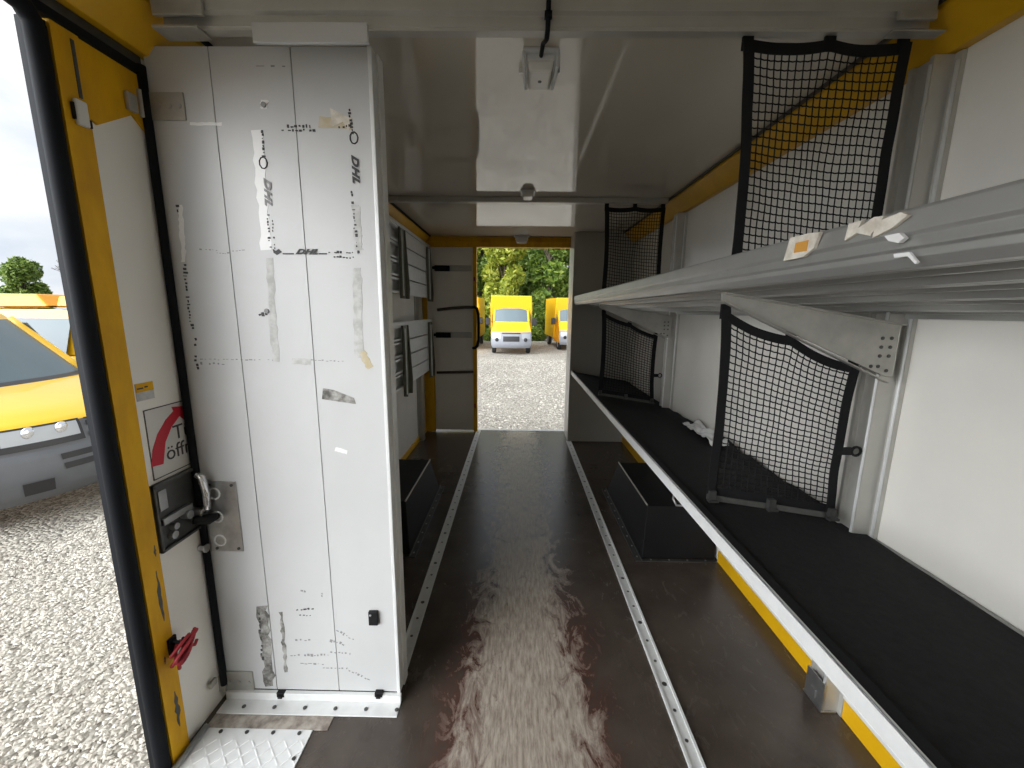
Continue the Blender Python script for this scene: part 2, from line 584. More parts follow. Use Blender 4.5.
b.box(LW - .040, LW + .004, .955, .988, -.45, 1.95)
struct(b.build('trim_6', M['rubber'], smooth=True), 'fat black rubber seal around the open side doorway', 'door seal')
b = MB().tube([(LW + .014, 1.192, .06 + i * .12) for i in range(17)], .011, 10)
struct(b.build('trim_7', M['rubber'], smooth=True), 'thin black seal in the hinge corner of the swing door', 'door seal')

# closed left leaf of the rear door, with its frame, bars and grab handle
b = MB().box(LW + .05, -.47, 4.425, 4.455, .02, 2.004)
lf = struct(b.build('door_2', M['white']), 'closed white leaf of the rear door', 'door')
b = MB().box(-.475, -.437, 4.405, 4.47, .004, 2.003).box(LW + .02, LW + .115, 4.40, 4.424, .004, .95).box(LW + .002, LW + .05, 4.405, 4.46, .004, 2.003)
b.k = 1
b.box(-.468, -.452, 4.402, 4.405, 1.66, 1.70).box(-.468, -.452, 4.402, 4.405, .28, .33)
b.build('leaf_frame', [M['yellow_worn'], M['red']], lf, bevel=.003)
b = MB().tube([(-.86, 4.405, 1.355), (-.70, 4.40, 1.375), (-.56, 4.395, 1.385), (-.475, 4.385, 1.385)], .016, 8)
b.build('cross_bar', M['brown'], lf, smooth=True)
b = MB().tube([(-.88, 4.405, .675), (-.70, 4.40, .68), (-.475, 4.395, .69)], .014, 8)
b.build('cross_bar', M['brown'], lf, smooth=True)
hp = [(-.47, 4.40, 1.385), (-.455, 4.35, 1.39), (-.425, 4.315, 1.37), (-.41, 4.30, 1.32), (-.407, 4.30, 1.18), (-.408, 4.30, 1.05), (-.42, 4.31, .985), (-.45, 4.35, .955), (-.475, 4.40, .95)]
MB().tube(hp, .016, 10).build('grab_handle', M['rubber'], lf, smooth=True)
for z in (1.79, 1.09):
    b = MB().box(-.72, -.49, 4.412, 4.424, z - .03, z + .03)
    b.k = 1
    b.box(-.88, -.72, 4.395, 4.424, z - .032, z + .026).box(-.90, -.76, 4.375, 4.398, z - .014, z + .014)
    b.build('hinge_strap', [M['post'], M['rubber']], lf, bevel=.003)
b = MB().box(-.44, .56, 4.47, 4.53, -.05, .004)
struct(b.build('trim_8', M['alu_white'], bevel=.002), 'bright metal sill of the rear doorway', 'sill')

# ------------------------------------------------------------------ white swing door with its marks
DY = 1.2
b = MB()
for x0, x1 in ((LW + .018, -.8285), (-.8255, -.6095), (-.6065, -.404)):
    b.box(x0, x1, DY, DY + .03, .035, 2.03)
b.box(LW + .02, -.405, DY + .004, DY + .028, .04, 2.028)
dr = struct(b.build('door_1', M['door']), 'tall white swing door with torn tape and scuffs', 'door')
b = MB().box(-.4035, -.392, DY - .004, DY + .060, .03, 2.032).box(-.392, -.386, DY + .03, DY + .072, .03, 2.032)
b.build('edge_trim', M['alu_white'], dr, bevel=.002)


def dp(x, y, off=0.0):
    return at(x, y, Y=DY) + Vector((0, -off, 0))


def patch(name, pts, m, th=.0009, parent=dr, fn=dp, vec=(0, -1, 0)):
    b = MB()
    b.prism([fn(*p) for p in pts], Vector(vec) * th)
    return b.build(name, m, parent)


def torn(pts, w0, jit, n=16, seed=0):
    """outline of a torn strip along a px polyline"""
    rnd = random.Random(seed)
    lft, rgt = [], []
    (x0, y0), (x1, y1) = pts
    dx, dy = x1 - x0, y1 - y0
    ln = math.hypot(dx, dy)
    nx, ny = -dy / ln, dx / ln
    for i in range(n + 1):
        t = i / n
        w = w0 / 2
        lft.append((x0 + dx * t + nx * (w + rnd.uniform(-jit, jit)), y0 + dy * t + ny * (w + rnd.uniform(-jit, jit) * .3)))
        rgt.append((x0 + dx * t - nx * (w + rnd.uniform(-jit, jit)), y0 + dy * t - ny * (w + rnd.uniform(-jit, jit) * .3)))
    return lft + rgt[::-1]


for k, (pts, w, j, mm) in enumerate([
        (((257, 130), (266, 250)), 10, 1.6, 'tape'),
        (((269, 258), (276, 362)), 7, 1.2, 'residue'),
        (((356, 205), (359, 250)), 7, 1.6, 'residue'),
        (((357, 268), (359, 358)), 8, 1.2, 'residue'),
        (((180, 205), (184, 262)), 4, 1.0, 'tape'),
        (((262, 606), (270, 686)), 10, 2.0, 'dirt'),
        (((281, 612), (286, 672)), 3, 1.2, 'dirt')]):
    patch('tape_strip', torn(pts, w, j, seed=k), M[mm], .0006 + .00008 * k)
patch('tape_strip', torn(((190, 124), (222, 124)), 3, 1.2, 8, 31), M['tape'], .0007)
patch('tape_strip', [(330, 108), (352, 119), (349, 131), (343, 122), (333, 127)], M['paper'], .0016)
patch('tape_strip', torn(((319, 122), (352, 124)), 11, 2.0, 8, 5), M['cream'], .0010)
patch('tape_strip', [(323, 388), (334, 390), (354, 398), (356, 404), (342, 402), (322, 399)], M['dirt'], .0010)
patch('tape_strip', torn(((264, 100), (264, 109)), 8, 1.5, 6, 8), M['tape'], .0010)
patch('tape_strip', torn(((362, 352), (370, 368)), 7, 1.6, 6, 9), M['cream'], .0012)
patch('tape_strip', torn(((292, 361), (311, 362)), 6, 1.5, 8, 10), M['residue'], .0008)
patch('tape_strip', torn(((335, 449), (347, 452)), 4, 1.8, 6, 12), M['tape'], .0008)


def scribble(runs, m, name, th=.0017):
    """rows of small broken strokes: the print left of a torn tape"""
    b = MB()
    rnd = random.Random(len(runs) * 31 + int(runs[0][0][0]))
    for (p0, p1, h, n) in runs:
        a, c = dp(*p0), dp(*p1)
        d = (c - a)
        e = d.normalized()
        q = Vector((0, -1, 0)).cross(e)
        hh = h * DY / F_PX
        for i in range(n):
            if rnd.random() < .10:
                continue
            s0 = d.length * (i + rnd.uniform(0, .35)) / n
            s1 = d.length * (i + rnd.uniform(.5, .95)) / n
            j0, j1 = rnd.uniform(-.5, -.05) * hh, rnd.uniform(.05, .5) * hh
            if rnd.random() < .5:
                j1 = j0 + hh * .3
            P = [a + e * s0 + q * j0, a + e * s1 + q * (j0 + hh * rnd.uniform(-.1, .1)), a + e * s1 + q * j1, a + e * s0 + q * j1]
            b.prism(P, (0, -th, 0))
    return b.build(name, m, dr)


scribble([((287, 126), (312, 126), 4, 7), ((281, 130), (316, 130), 3, 10), ((338, 126), (352, 125), 5, 4),
          ((349, 108), (353, 136), 4, 8), ((262, 130), (264, 158), 4, 8),
          ((328, 252), (360, 252), 3, 11), ((333, 257), (355, 257), 4, 7),
          ((178, 204), (180, 218), 5, 3), ((268, 214), (271, 252), 4, 12), ((272, 216), (275, 250), 2, 10),
          ((352, 190), (357, 248), 4, 16), ((199, 250), (201, 250), 2, 1), ((185, 264), (187, 292), 5, 8), ((188, 296), (193, 330), 4, 10),
          ((196, 355), (199, 370), 7, 4), ((195, 338), (198, 347), 6, 2), ((259, 612), (263, 660), 5, 12),
          ((296, 610), (314, 608), 3, 5), ((299, 615), (312, 615), 2, 4), ((258, 315), (268, 313), 6, 3)], M['ink'], 'print_remnant')
scribble([((199, 249), (218, 250), 2, 6), ((228, 251), (245, 250), 2, 5), ((216, 253), (230, 253), 2, 5), ((199, 359), (280, 360), 2, 18),
          ((200, 363), (225, 364), 3, 6), ((310, 360), (345, 361), 2, 9), ((290, 655), (330, 655), 4, 12), ((330, 652), (352, 654), 5, 6),
          ((300, 663), (325, 664), 3, 6), ((345, 668), (370, 680), 4, 8), ((336, 630), (355, 640), 4, 6), ((322, 668), (345, 668), 3, 6),
          ((300, 590), (307, 592), 3, 2), ((322, 592), (323, 598), 4, 2), ((330, 640), (345, 645), 5, 5), ((295, 640), (312, 640), 4, 4),
          ((256, 66), (290, 66), 2, 3)], M['ink_soft'], 'scuff_mark', .0004)
# the carrier's letters on the tape: twice reading down, once across
MX = dp(296, 254)
text_mesh('print_lettering', 'DHL', M['ink'], dr, .030, frame(MX + Vector((0, -.0022, 0)), (1, 0, 0), (0, 0, 1)), .5, .0018, 1.1, .62)
b = MB()
for (xa, xb) in ((283, 294), (319, 327)):
    b.prism([dp(xa, 253.2), dp(xb, 253.2), dp(xb, 254.4), dp(xa, 254.4)], (0, -.0022, 0))
b.prism([dp(273, 249), dp(276, 251), dp(279, 249), dp(282, 252), dp(277, 255), dp(274, 253)], (0, -.0022, 0))
b.build('print_remnant', M['ink'], dr)
for (x, y, y1, m_) in ((264.5, 178, 205, 'ink_soft'), (352, 155, 180, 'ink')):
    a, c = dp(x, y), dp(x + (y1 - y) * .05, y1)
    text_mesh('print_lettering', 'DHL', M[m_], dr, .034, frame(a + Vector((0, -.0022, 0)), c - a, Vector((0, -1, 0)).cross(c - a)), .45, .0018, 1.1, .75)
b = MB()
for (x, y) in ((354, 138), (263.5, 163)):
    c = dp(x, y, .0012)
    ring = [c + Vector((math.cos(t) * .011, 0, math.sin(t) * .015)) for t in [2 * PI * i / 9 for i in range(9)]]
    b.tube(ring, .0018, 4, closed=True)
b.build('print_remnant', M['ink'], dr)


def bolt(b, p, n, r=.008, h=.004):
    p, n = Vector(p), Vector(n)
    b.cyl(p, p + n * h, r, 8)


# hinges and keeper plate on the door
for (x0, y0, x1, y1, kn) in ((152, 93, 184, 121, (129, 96, 137, 109)), (222, 671, 253, 690, (211, 676, 217, 690))):
    a, c = dp(x0, y1), dp(x1, y0)
    b = MB().box(a.x, c.x, DY - .006, DY, a.z, c.z)
    for t in (.3, .6, .88):
        bolt(b, (a.x + (c.x - a.x) * t, DY - .006, (a.z + c.z) / 2), (0, -1, 0), .007)
    b.cyl((a.x - .012, DY - .012, a.z), (a.x - .012, DY - .012, c.z), .012, 12)
    b.box(LW + .0205, a.x, DY - .016, DY - .010, a.z + .01, c.z - .01)
    h_ = b.build('hinge', M['alu_dull'], dr, bevel=.0015)
    p0, p1 = at(kn[0], kn[3], X=LW + .016), at(kn[2], kn[1], X=LW + .016)
    b = MB().box(LW + .0065, LW + .018, p0.y, p1.y - .002, p0.z, p1.z)
    b.build('hinge_leaf', M['alu_dull'], h_, bevel=.003)
a, c = dp(201, 550), dp(236, 481)
b = MB().box(a.x, c.x, DY - .005, DY, a.z, c.z)
b.k = 1
for t in (.16, .5, .83):
    z = a.z + (c.z - a.z) * t
    b.tube([(a.x + .072 + .018 * math.cos(q), DY - .006, z + .018 * math.sin(q)) for q in [2 * PI * i / 14 for i in range(14)]], .003, 5, closed=True)
b.k = 2
for zz in (a.z + .012, c.z - .012):
    for xx in (a.x + .03, a.x + .06, c.x - .012):
        bolt(b, (xx, DY - .005, zz), (0, -1, 0), .005)
b.build('keeper_plate', [M['steel'], M['alu_white'], M['darksteel']], dr, bevel=.001)
b = MB()
a, c = dp(370, 623), dp(378, 610)
b.box(a.x, c.x, DY - .012, DY, a.z, c.z)
b.k = 1
bolt(b, (a.x + .008, DY - .012, c.z - .010), (0, -1, 0), .004)
b.build('catch', [M['black'], M['steel']], dr, bevel=.002)
for x in (283, 380):
    p = dp(x, 692)
    b = MB().box(p.x - .014, p.x + .014, DY - .016, DY, p.z - .006, p.z + .012).box(p.x - .008, p.x + .008, DY - .022, DY - .016, p.z - .006, p.z + .004)
    b.build('door_foot', M['black'], dr, bevel=.002)
b = MB()
for (x, y) in ((264, 105), (267, 311)):
    b.cyl(dp(x, y), dp(x, y, .004), .007, 8)
b.build('plug', M['ink_soft'], dr)
# floor trim under the door
b = MB().box(LW + .02, -.388, 1.1845, 1.199, .001, .033).box(LW + .02, -.388, 1.135, 1.1845, .001, .006)
b.k = 1
for i in range(6):
    bolt(b, (-.92 + i * .105, 1.158, .006), (0, 0, 1), .007)
struct(b.build('trim_9', [M['alu_white'], M['darksteel']], bevel=.0015), 'bolted metal angle on the floor under the swing door', 'floor trim')
b = MB().box(LW + .02, -.60, 1.088, 1.134, .0005, .004)
struct(b.build('trim_10', mat('dirty_board', (.40, .36, .31), .7, vscale=25, col2=(.16, .13, .11)), bevel=.001), 'dirty pale board strip by the side step', 'floor trim')

# ================================================================== THINGS OF THE LEFT DOORWAY
# tread plate
b = MB().box(LW + .025, -.648, .70, 1.087, .0005, .005)
b.k = 1
for i in range(13):
    for j in range(13):
        x, y = LW + .05 + i * .026, .73 + j * .026
        d = .009
        sx = 1 if (i + j) % 2 else -1
        b.prism([(x - d, y - sx * d - .002, .005), (x + d, y + sx * d - .002, .005), (x + d, y + sx * d + .002, .005), (x - d, y - sx * d + .002, .005)], (0, 0, .0016))
b.k = 2
for i in range(4):
    bolt(b, (-.94 + i * .085, 1.075, .005), (0, 0, 1), .006, .003)
for i in range(3):
    bolt(b, (-.662, 1.0 - i * .11, .005), (0, 0, 1), .006, .003)
tag(b.build('tread_plate', [M['alu_white'], M['tape'], M['darksteel']]), 'bright patterned metal tread plate on the floor by the side doorway', 'tread plate')
b = MB().tube([(LW + .026, .62, .012), (LW + .026, 1.087, .012)], .009, 8)
struct(b.build('trim_11', M['alu'], smooth=True), 'rounded metal edge of the side step', 'step edge')


def lp(x, y, off=0.0):
    return at(x, y, X=LW) + Vector((off, 0, 0))


# door sensor
a, c = at(79, 124, X=LW + .022), at(87, 103, X=LW + .022)
b = MB().box(LW + .0125, LW + .024, a.y, c.y, a.z, c.z)
sn = tag(b.build('door_sensor', M['sign'], bevel=.004), 'small white plastic sensor on the yellow doorway post', 'sensor')
b = MB().box(LW + .0125, LW + .018, c.y, c.y + .010, a.z + .004, a.z + .022)
b.build('bracket', M['black'], sn, bevel=.001)
b = MB().box(LW + .0125, LW + .020, a.y - .004, a.y, a.z + .01, c.z - .01)
b.build('bracket', M['black'], sn, bevel=.001)
# sign with the red arrow: part of the wall it is stuck on
y0, y1, z0, z1 = 1.062, 1.33, .868, 1.072
b = MB().box(LW, LW + .001, y0, y1, z0, z1)
sg = b.build('sign', M['sign'], wl)
b = MB()
for (a0, a1, c0, c1) in ((y0, y1, z0, z0 + .003), (y0, y1, z1 - .003, z1), (y0, y0 + .003, z0, z1), (y1 - .003, y1, z0, z1)):
    b.box(LW + .001, LW + .0016, a0, a1, c0, c1)
b.build('sign_border', M['ink'], sg)
outer = [(151, 467), (152, 450), (157, 434), (165, 420), (173, 411), (171, 407), (182, 406), (184, 420), (179, 416), (171, 427), (165, 442), (163, 464)]
b = MB()
b.prism([lp(x, y, .001) for x, y in outer], (.0008, 0, 0))
b.build('sign_arrow', M['signred'], sg)
for body, (x, y) in (('Tür', (173.5, 440)), ('öffnen', (166.5, 461))):
    p = lp(x, y, .0015)
    text_mesh('sign_lettering', body, M['ink'], sg, .062, frame(p, (0, 1, 0), (0, 0, 1)))
a, c = lp(137, 402), lp(152, 381)
b = MB().box(LW, LW + .001, a.y, c.y, a.z, c.z)
b.k = 1
b.box(LW + .001, LW + .0016, a.y, c.y, (a.z + c.z) / 2, c.z)
b.k = 2
b.box(LW + .0016, LW + .0022, a.y + .004, a.y + .022, (a.z + c.z) / 2 + .008, c.z - .012).box(LW + .0016, LW + .0022, a.y + .026, a.y + .036, (a.z + c.z) / 2 + .010, c.z - .010)
b.build('sticker', [M['residue'], M['yellow_worn'], M['ink']], wl)
# latch
y0, y1, z0, z1 = 1.042, 1.19, .655, .86
lt = empty('door_latch', (LW + .012, 1.11, z0))
b = MB().box(LW + .001, LW + .006, y0, y1, z0, z1)
b.box(LW + .006, LW + .016, y0, y1, z1 - .012, z1).box(LW + .006, LW + .016, y0, y0 + .008, z0, z1).box(LW + .006, LW + .016, y0, y1, z0, z0 + .008)
b.build('latch_plate', M['darksteel'], lt, bevel=.002)
b = MB().box(LW + .006, LW + .010, y0 + .018, y0 + .045, .775, .835).box(LW + .006, LW + .020, y0 + .012, y1 - .03, .735, .755)
b.build('latch_cover', M['steel'], lt, bevel=.002)
b = MB().tube([(LW + .035, 1.165, .845), (LW + .05, 1.168, .835), (LW + .055, 1.172, .78), (LW + .05, 1.176, .73), (LW + .03, 1.176, .715)], [.009, .011, .011, .010, .009], 10)
b.build('lever', M['chrome'], lt, smooth=True)
for (y, z, d, r) in ((1.135, .728, .03, .013), (1.09, .715, .024, .010), (1.175, .715, .04, .016), (1.085, .69, .02, .012)):
    MB().cyl((LW + .006, y, z), (LW + d, y, z), r, 12).build('pivot', M['steel'], lt, bevel=.001)
b = MB().tube([(LW + .02, 1.15, .70), (LW + .05, 1.178, .69), (LW + .075, 1.182, .70)], [.012, .018, .010], 8)
b.build('claw', M['black'], lt, smooth=True)
tag(lt, 'dark steel door latch with bright lever under the arrow sign', 'door latch')
# hook pin below the latch
p = lp(199, 548)
b = MB().cyl((LW, p.y, p.z), (LW + .022, p.y, p.z), .009, 10).cyl((LW + .022, p.y, p.z), (LW + .027, p.y, p.z), .014, 10)
tag(b.build('stop_pin', M['steel'], bevel=.001), 'steel stop pin on white wall under the door latch', 'pin')
# red cord knot on a hook
p = lp(171, 650)
q0 = Vector((LW + .012, 1.03, p.z + .03))
hk = empty('cord_hook', q0)
b = MB().box(LW + .0125, LW + .020, 1.012, 1.038, q0.z - .028, q0.z + .022)
b.tube([(LW + .02, 1.025, q0.z + .01), (LW + .045, 1.025, q0.z + .004), (LW + .052, 1.025, q0.z + .022)], .005, 8)
b.build('hook', M['black'], hk, bevel=.001)
tag(hk, 'small black hook on the yellow post holding a red cord', 'hook')
b = MB()
rnd = random.Random(4)
for k in range(9):
    c0 = Vector((LW + .045 + rnd.uniform(-.008, .012), 1.025 + rnd.uniform(-.012, .03), q0.z - .008 + rnd.uniform(-.03, .014)))
    ax = Vector((rnd.uniform(-.4, .4), rnd.uniform(.4, 1), rnd.uniform(.3, 1))).normalized()
    ay = ax.orthogonal().normalized()
    pts = [c0 + ax * math.cos(t) * .030 + ay * math.sin(t) * .010 for t in [2 * PI * i / 14 for i in range(14)]]
    b.tube(pts, .0052, 6, closed=True)
b.tube([(LW + .045, 1.02, q0.z - .03), (LW + .04, 1.012, q0.z - .055), (LW + .035, 1.016, q0.z - .075)], .005, 6)
b.tube([(LW + .045, 1.04, q0.z - .02), (LW + .05, 1.062, q0.z - .035), (LW + .046, 1.075, q0.z - .03)], .005, 6)
tag(b.build('red_cord', M['red'], smooth=True), 'red cord knotted into a bundle on the yellow doorway post', 'cord')

# ================================================================== CEILING BEAMS, LAMPS
bm1 = empty('ceiling_beam', (.05, 1.16, 2.03))
b = MB().prism([(LW + .122, 1.150, 2.046), (LW + .122, 1.153, 2.046), (LW + .122, 1.153, 2.040), (LW + .122, 1.18, 2.040), (LW + .122, 1.18, CZ - .001), (LW + .122, 1.125, CZ - .001), (LW + .122, 1.125, CZ - .010), (LW + .122, 1.136, CZ - .014), (LW + .122, 1.136, 2.074), (LW + .122, 1.150, 2.070)], (RW - LW - .247, 0, 0))
b.build('channel', M['post'], bm1, bevel=.0008)
b = MB().box(LW + .105, -.80, 1.13, 1.185, 2.032, 2.039).box(LW + .115, -.78, 1.124, 1.134, 2.056, 2.09)
b.build('end_bracket', M['alu_dull'], bm1, bevel=.002)
b = MB().box(.91, RW - .09, 1.14, 1.17, 2.034, 2.0395).box(.91, 1.0, 1.126, 1.1355, 2.052, 2.072)
b.build('end_bracket', M['alu_dull'], bm1, bevel=.002)
b = MB().box(-.655, -.372, 1.113, 1.1245, 1.990, 2.034)
b.build('cover_plate', M['door'], bm1, bevel=.002)
tag(bm1, 'pale grey beam across the ceiling above the white swing door', 'ceiling beam', 'ceiling beams')
bm2 = empty('ceiling_beam', (.05, 2.93, 2.075))
b = MB().box(LW + .122, RW - .125, 2.91, 2.96, 2.075, CZ - .001)
b.build('channel', M['post'], bm2, bevel=.004)
b = MB().box(LW + .124, LW + .20, 2.90, 2.91, 2.07, CZ - .004).box(RW - .21, RW - .127, 2.90, 2.91, 2.07, CZ - .004)
b.build('end_bracket', M['post'], bm2, bevel=.002)
tag(bm2, 'thin grey beam across the ceiling halfway to the rear doorway', 'ceiling beam', 'ceiling beams')


def bulkhead(loc, w, l, h, label, cage=True):
    x, y, z = loc
    e = empty('ceiling_lamp', (x, y, z - h))
    b = MB().box(x - w * .62, x + w * .62, y - l * .5, y + l * .5, z - .012, z - .0005)
    b.box(x - w * .5, x + w * .5, y - l * .42, y + l * .42, z - h * .55, z - .012)
    b.build('lamp_base', M['alu_white'], e, bevel=.004)
    b = MB().prism([(x - w * .48, y - l * .44, z - h * .50), (x + w * .48, y - l * .44, z - h * .50), (x + w * .38, y - l * .40, z - h), (x - w * .38, y - l * .40, z - h)], (0, l * .82, 0))
    b.build('lamp_lens', M['lamp_glass'], e, bevel=.006)
    if cage:
        for sx in (-1, 1):
            b = MB()
            b.tube([(x + sx * w * .60, y - l * .46, z - .012), (x + sx * w * .58, y - l * .46, z - h * .8), (x + sx * w * .50, y + l * .40, z - h * .9), (x + sx * w * .56, y + l * .46, z - .012)], .005, 8)
            b.box(x + sx * w * .62 - .012, x + sx * w * .62 + .012, y + l * .28, y + l * .36, z - .016, z - .002)
            b.build('wire_guard', M['alu_white'], e, smooth=False)
        b = MB().cyl((x, y, z - h), (x, y, z - h - .002), .006, 10)
        b.build('switch', M['darksteel'], e)
    tag(e, label, 'lamp', 'ceiling lamps')
    return e


bulkhead((.060, 1.40, CZ), .085, .13, .06, 'caged ceiling lamp hanging just behind the near beam')
bulkhead((.058, 2.80, CZ), .075, .12, .04, 'small boxy ceiling lamp in front of the thin middle beam', False)
bulkhead((.034, 4.34, CZ), .13, .08, .075, 'flat ceiling lamp above the rear doorway', False)
b = MB().tube([(.066, .70, CZ - .006), (.066, 1.10, CZ - .006), (.066, 1.112, CZ - .016), (.066, 1.122, 2.08), (.066, 1.140, 2.034), (.066, 1.165, 2.030), (.064, 1.2, 2.045), (.062, 1.28, 2.085), (.060, 1.335, 2.085)], .006, 8)
b.box(.057, .075, 1.120, 1.134, 2.052, 2.064)
tag(b.build('lamp_cable', M['rubber'], smooth=True), 'black cable running over the near beam to the caged lamp', 'cable')

# ================================================================== FLOOR RAILS AND WHEEL ARCHES
def anchor_rail(x, y0, y1, label):
    w = .025
    e = empty('anchor_rail', (x, (y0 + y1) / 2, 0))
    b = MB().box(x - w, x + w, y0, y1, .0005, .004).box(x - w, x - w + .008, y0, y1, .004, .010).box(x + w - .008, x + w, y0, y1, .004, .010)
    b.k = 1
    n = int((y1 - y0) / .10)
    for i in range(n):
        bolt(b, (x, y0 + .06 + i * .10, .004), (0, 0, 1), .006 if i % 3 else .009, .0012)
    b.build('rail', [M['alu_white'], M['darksteel']], e)
    tag(e, label, 'floor rail', 'floor anchor rails')


anchor_rail(-.427, 1.32, 4.46, 'metal anchor rail in the floor beside the white swing door')
anchor_rail(.558, .62, 4.11, 'metal anchor rail in the floor alongside the lower shelf')


def arch(sx, wall, x0, label):
    e = empty('wheel_arch_cover', ((x0 + wall) / 2, 2.45, 0))
    w1 = wall - sx * .016
    xi = x0 + sx * .02
    top = [(xi, 2.075, .31), (w1, 2.075, .31), (w1, 2.72, .31), (xi, 2.72, .31)]
    bot = [(x0, 2.055, .006), (w1, 2.055, .006), (w1, 2.93, .006), (x0, 2.93, .006)]
    b = MB().add(top + bot, [(0, 1, 2, 3), (4, 5, 6, 7), (0, 1, 5, 4), (1, 2, 6, 5), (2, 3, 7, 6), (3, 0, 4, 7)])
    b.build('cover_box', M['black'], e, bevel=.006)
    b = MB().tube([(xi, 2.08, .312), (xi, 2.715, .312)], .005, 6)
    b.build('edge_bead', M['alu_dull'], e)
    xa, xb = sorted((x0 - sx * .036, x0 - sx * .001))
    b = MB().box(xa, xb, 2.03, 2.95, .0005, .005).box(*sorted((x0, w1)), 2.03, 2.054, .0005, .005)
    b.box(*sorted((x0 - sx * .006, x0 - sx * .001)), 2.03, 2.95, .005, .016)
    b.k = 1
    for i in range(9):
        bolt(b, ((xa + xb) / 2, 2.07 + i * .105, .005), (0, 0, 1), .005, .003)
    for i in range(4):
        bolt(b, (x0 + sx * (.05 + .1 * i), 2.042, .005), (0, 0, 1), .005, .003)
    b.build('flange', [M['darksteel'], M['steel']], e)
    tag(e, label, 'wheel arch cover', 'wheel arch covers')


arch(1, RW, .705, 'black wheel arch box on the floor under the lower shelf')
arch(-1, LW, -.585, 'black wheel arch box on the floor behind the white swing door')

# ================================================================== RIGHT WALL: POSTS, SHELVES, NETS
def wall_post(y0, y1, label, foot=True):
    e = empty('wall_post', (RW - .03, (y0 + y1) / 2, .0))
    xa = RW - .062
    zt = 2.012
    ym = (y0 + y1) / 2
    b = MB().prism([(RW - .001, y0, .001), (RW - .014, y0, .001), (RW - .014, y0 + .018, .001), (xa, y0 + .022, .001), (xa, y0 + .034, .001), (RW - .05, y0 + .036, .001),
                    (RW - .05, y1 - .034, .001), (xa, y1 - .032, .001), (xa, y1 - .02, .001), (RW - .014, y1 - .018, .001), (RW - .014, y1, .001), (RW - .001, y1, .001)], (0, 0, zt))
    b.build('post', M['post'], e, bevel=.0015)
    b = MB().cyl((RW - .014, y0 + .007, .1), (RW - .014, y0 + .007, zt - .02), .005, 8).cyl((xa - .001, y0 + .028, .1), (xa - .001, y0 + .028, zt - .02), .004, 8)
    b.build('bead', M['alu_white'], e, smooth=True)
    if foot:
        b = MB().box(xa - .010, RW - .02, y0 + .012, y1 - .012, .001, .008).box(xa - .008, xa - .002, y0 + .016, y1 - .016, .008, .11).box(xa - .014, xa - .008, ym - .014, ym + .010, .03, .06)
        b.build('foot', M['steel'], e, bevel=.002)
    tag(e, label, 'wall post', 'right wall posts')


wall_post(1.17, 1.285, 'grey metal wall post beside the two large nets on the right wall')
wall_post(2.87, 2.985, 'grey metal wall post at the thin middle beam on the right wall')

TILT = .092 / (RW - LIP)     # both shelves slope down towards the wall
Y0, Y1 = -.35, 4.115


def slope(x, z):
    return z - (x - LIP) * TILT


# ---- upper shelf
us = empty('wall_shelf', (LIP, 2.0, 1.40))
prof = [(LIP, 1.468), (LIP + .004, 1.497), (LIP + .010, 1.503), (LIP + .018, 1.500), (LIP + .022, 1.470), (LIP + .030, 1.440), (LIP + .046, 1.432), (LIP + .046, 1.418), (LIP + .020, 1.418), (LIP + .008, 1.432), (LIP + .008, 1.442), (LIP + .002, 1.446), (LIP + .006, 1.462)]
b = MB().prism([(x, Y0, z) for x, z in prof], (0, Y1 - Y0, 0))
b.build('front_rail', M['alu'], us, bevel=.0012)
xs = [LIP + .048 + i * (RW - .012 - LIP - .048) / 4 for i in range(5)]
for i in range(4):
    a, c = xs[i], xs[i + 1] - .004
    w = c - a
    top, bot = 1.466, 1.449
    pr_ = []
    ks = [(0, bot - .020), (.05, bot - .020), (.06, bot), (.30, bot), (.31, bot - .013), (.35, bot - .013), (.36, bot), (.63, bot), (.64, bot - .013), (.68, bot - .013), (.69, bot), (.94, bot), (.95, bot - .020), (1, bot - .020), (1, top), (0, top)]
    for t, z in ks:
        x = a + w * t
        pr_.append((x, Y0, slope(x, z)))
    b = MB().prism(pr_, (0, Y1 - Y0, 0))
    b.build('plank', M['alu'], us)


def bracket(y, parent):
    th = .004
    xf, xb = LIP + .006, RW - .064
    ztf, ztb = slope(xf, 1.408), slope(xb, 1.408)
    b = MB().prism([(xf, y, ztf), (xb, y, ztb), (xb, y, 1.178), (xb - .02, y, 1.178), (xf, y, ztf - .022)], (0, th, 0))
    b.prism([(xf, y - .02, ztf), (xb, y - .02, ztb), (xb, y - .02, ztb - .004), (xf, y - .02, ztf - .004)], (0, .02, 0))
    b.prism([(xf, y - .016, ztf - .022), (xb - .02, y - .016, 1.165), (xb - .02, y - .016, 1.161), (xf, y - .016, ztf - .026)], (0, .02, 0))
    b.box(xb - .001, xb + .002, y - .001, y + .06, 1.178, ztb)
    k = b.build('bracket', M['alu_dull'], parent, bevel=.001)
    b = MB()
    for dx in (.02, .045):
        for dz in (.04, .065, .09):
            bolt(b, (xb - dx, y, ztb - dz), (0, -1, 0), .005, .002)
    for dx in (.02, .045, .065):
        bolt(b, (xb - dx, y, 1.195 + .012 * (dx > .03)), (0, -1, 0), .005, .002)
    b.build('rivet', M['darksteel'], k)


bracket(1.150, us)
bracket(2.85, us)


def fp(x, y):
    return at(x, y, X=LIP)


def face_patch(pts, m, th=.0012):
    b = MB()
    b.prism([fp(*p) + Vector((0, 0, 0)) for p in pts], (-th, 0, 0))
    return b


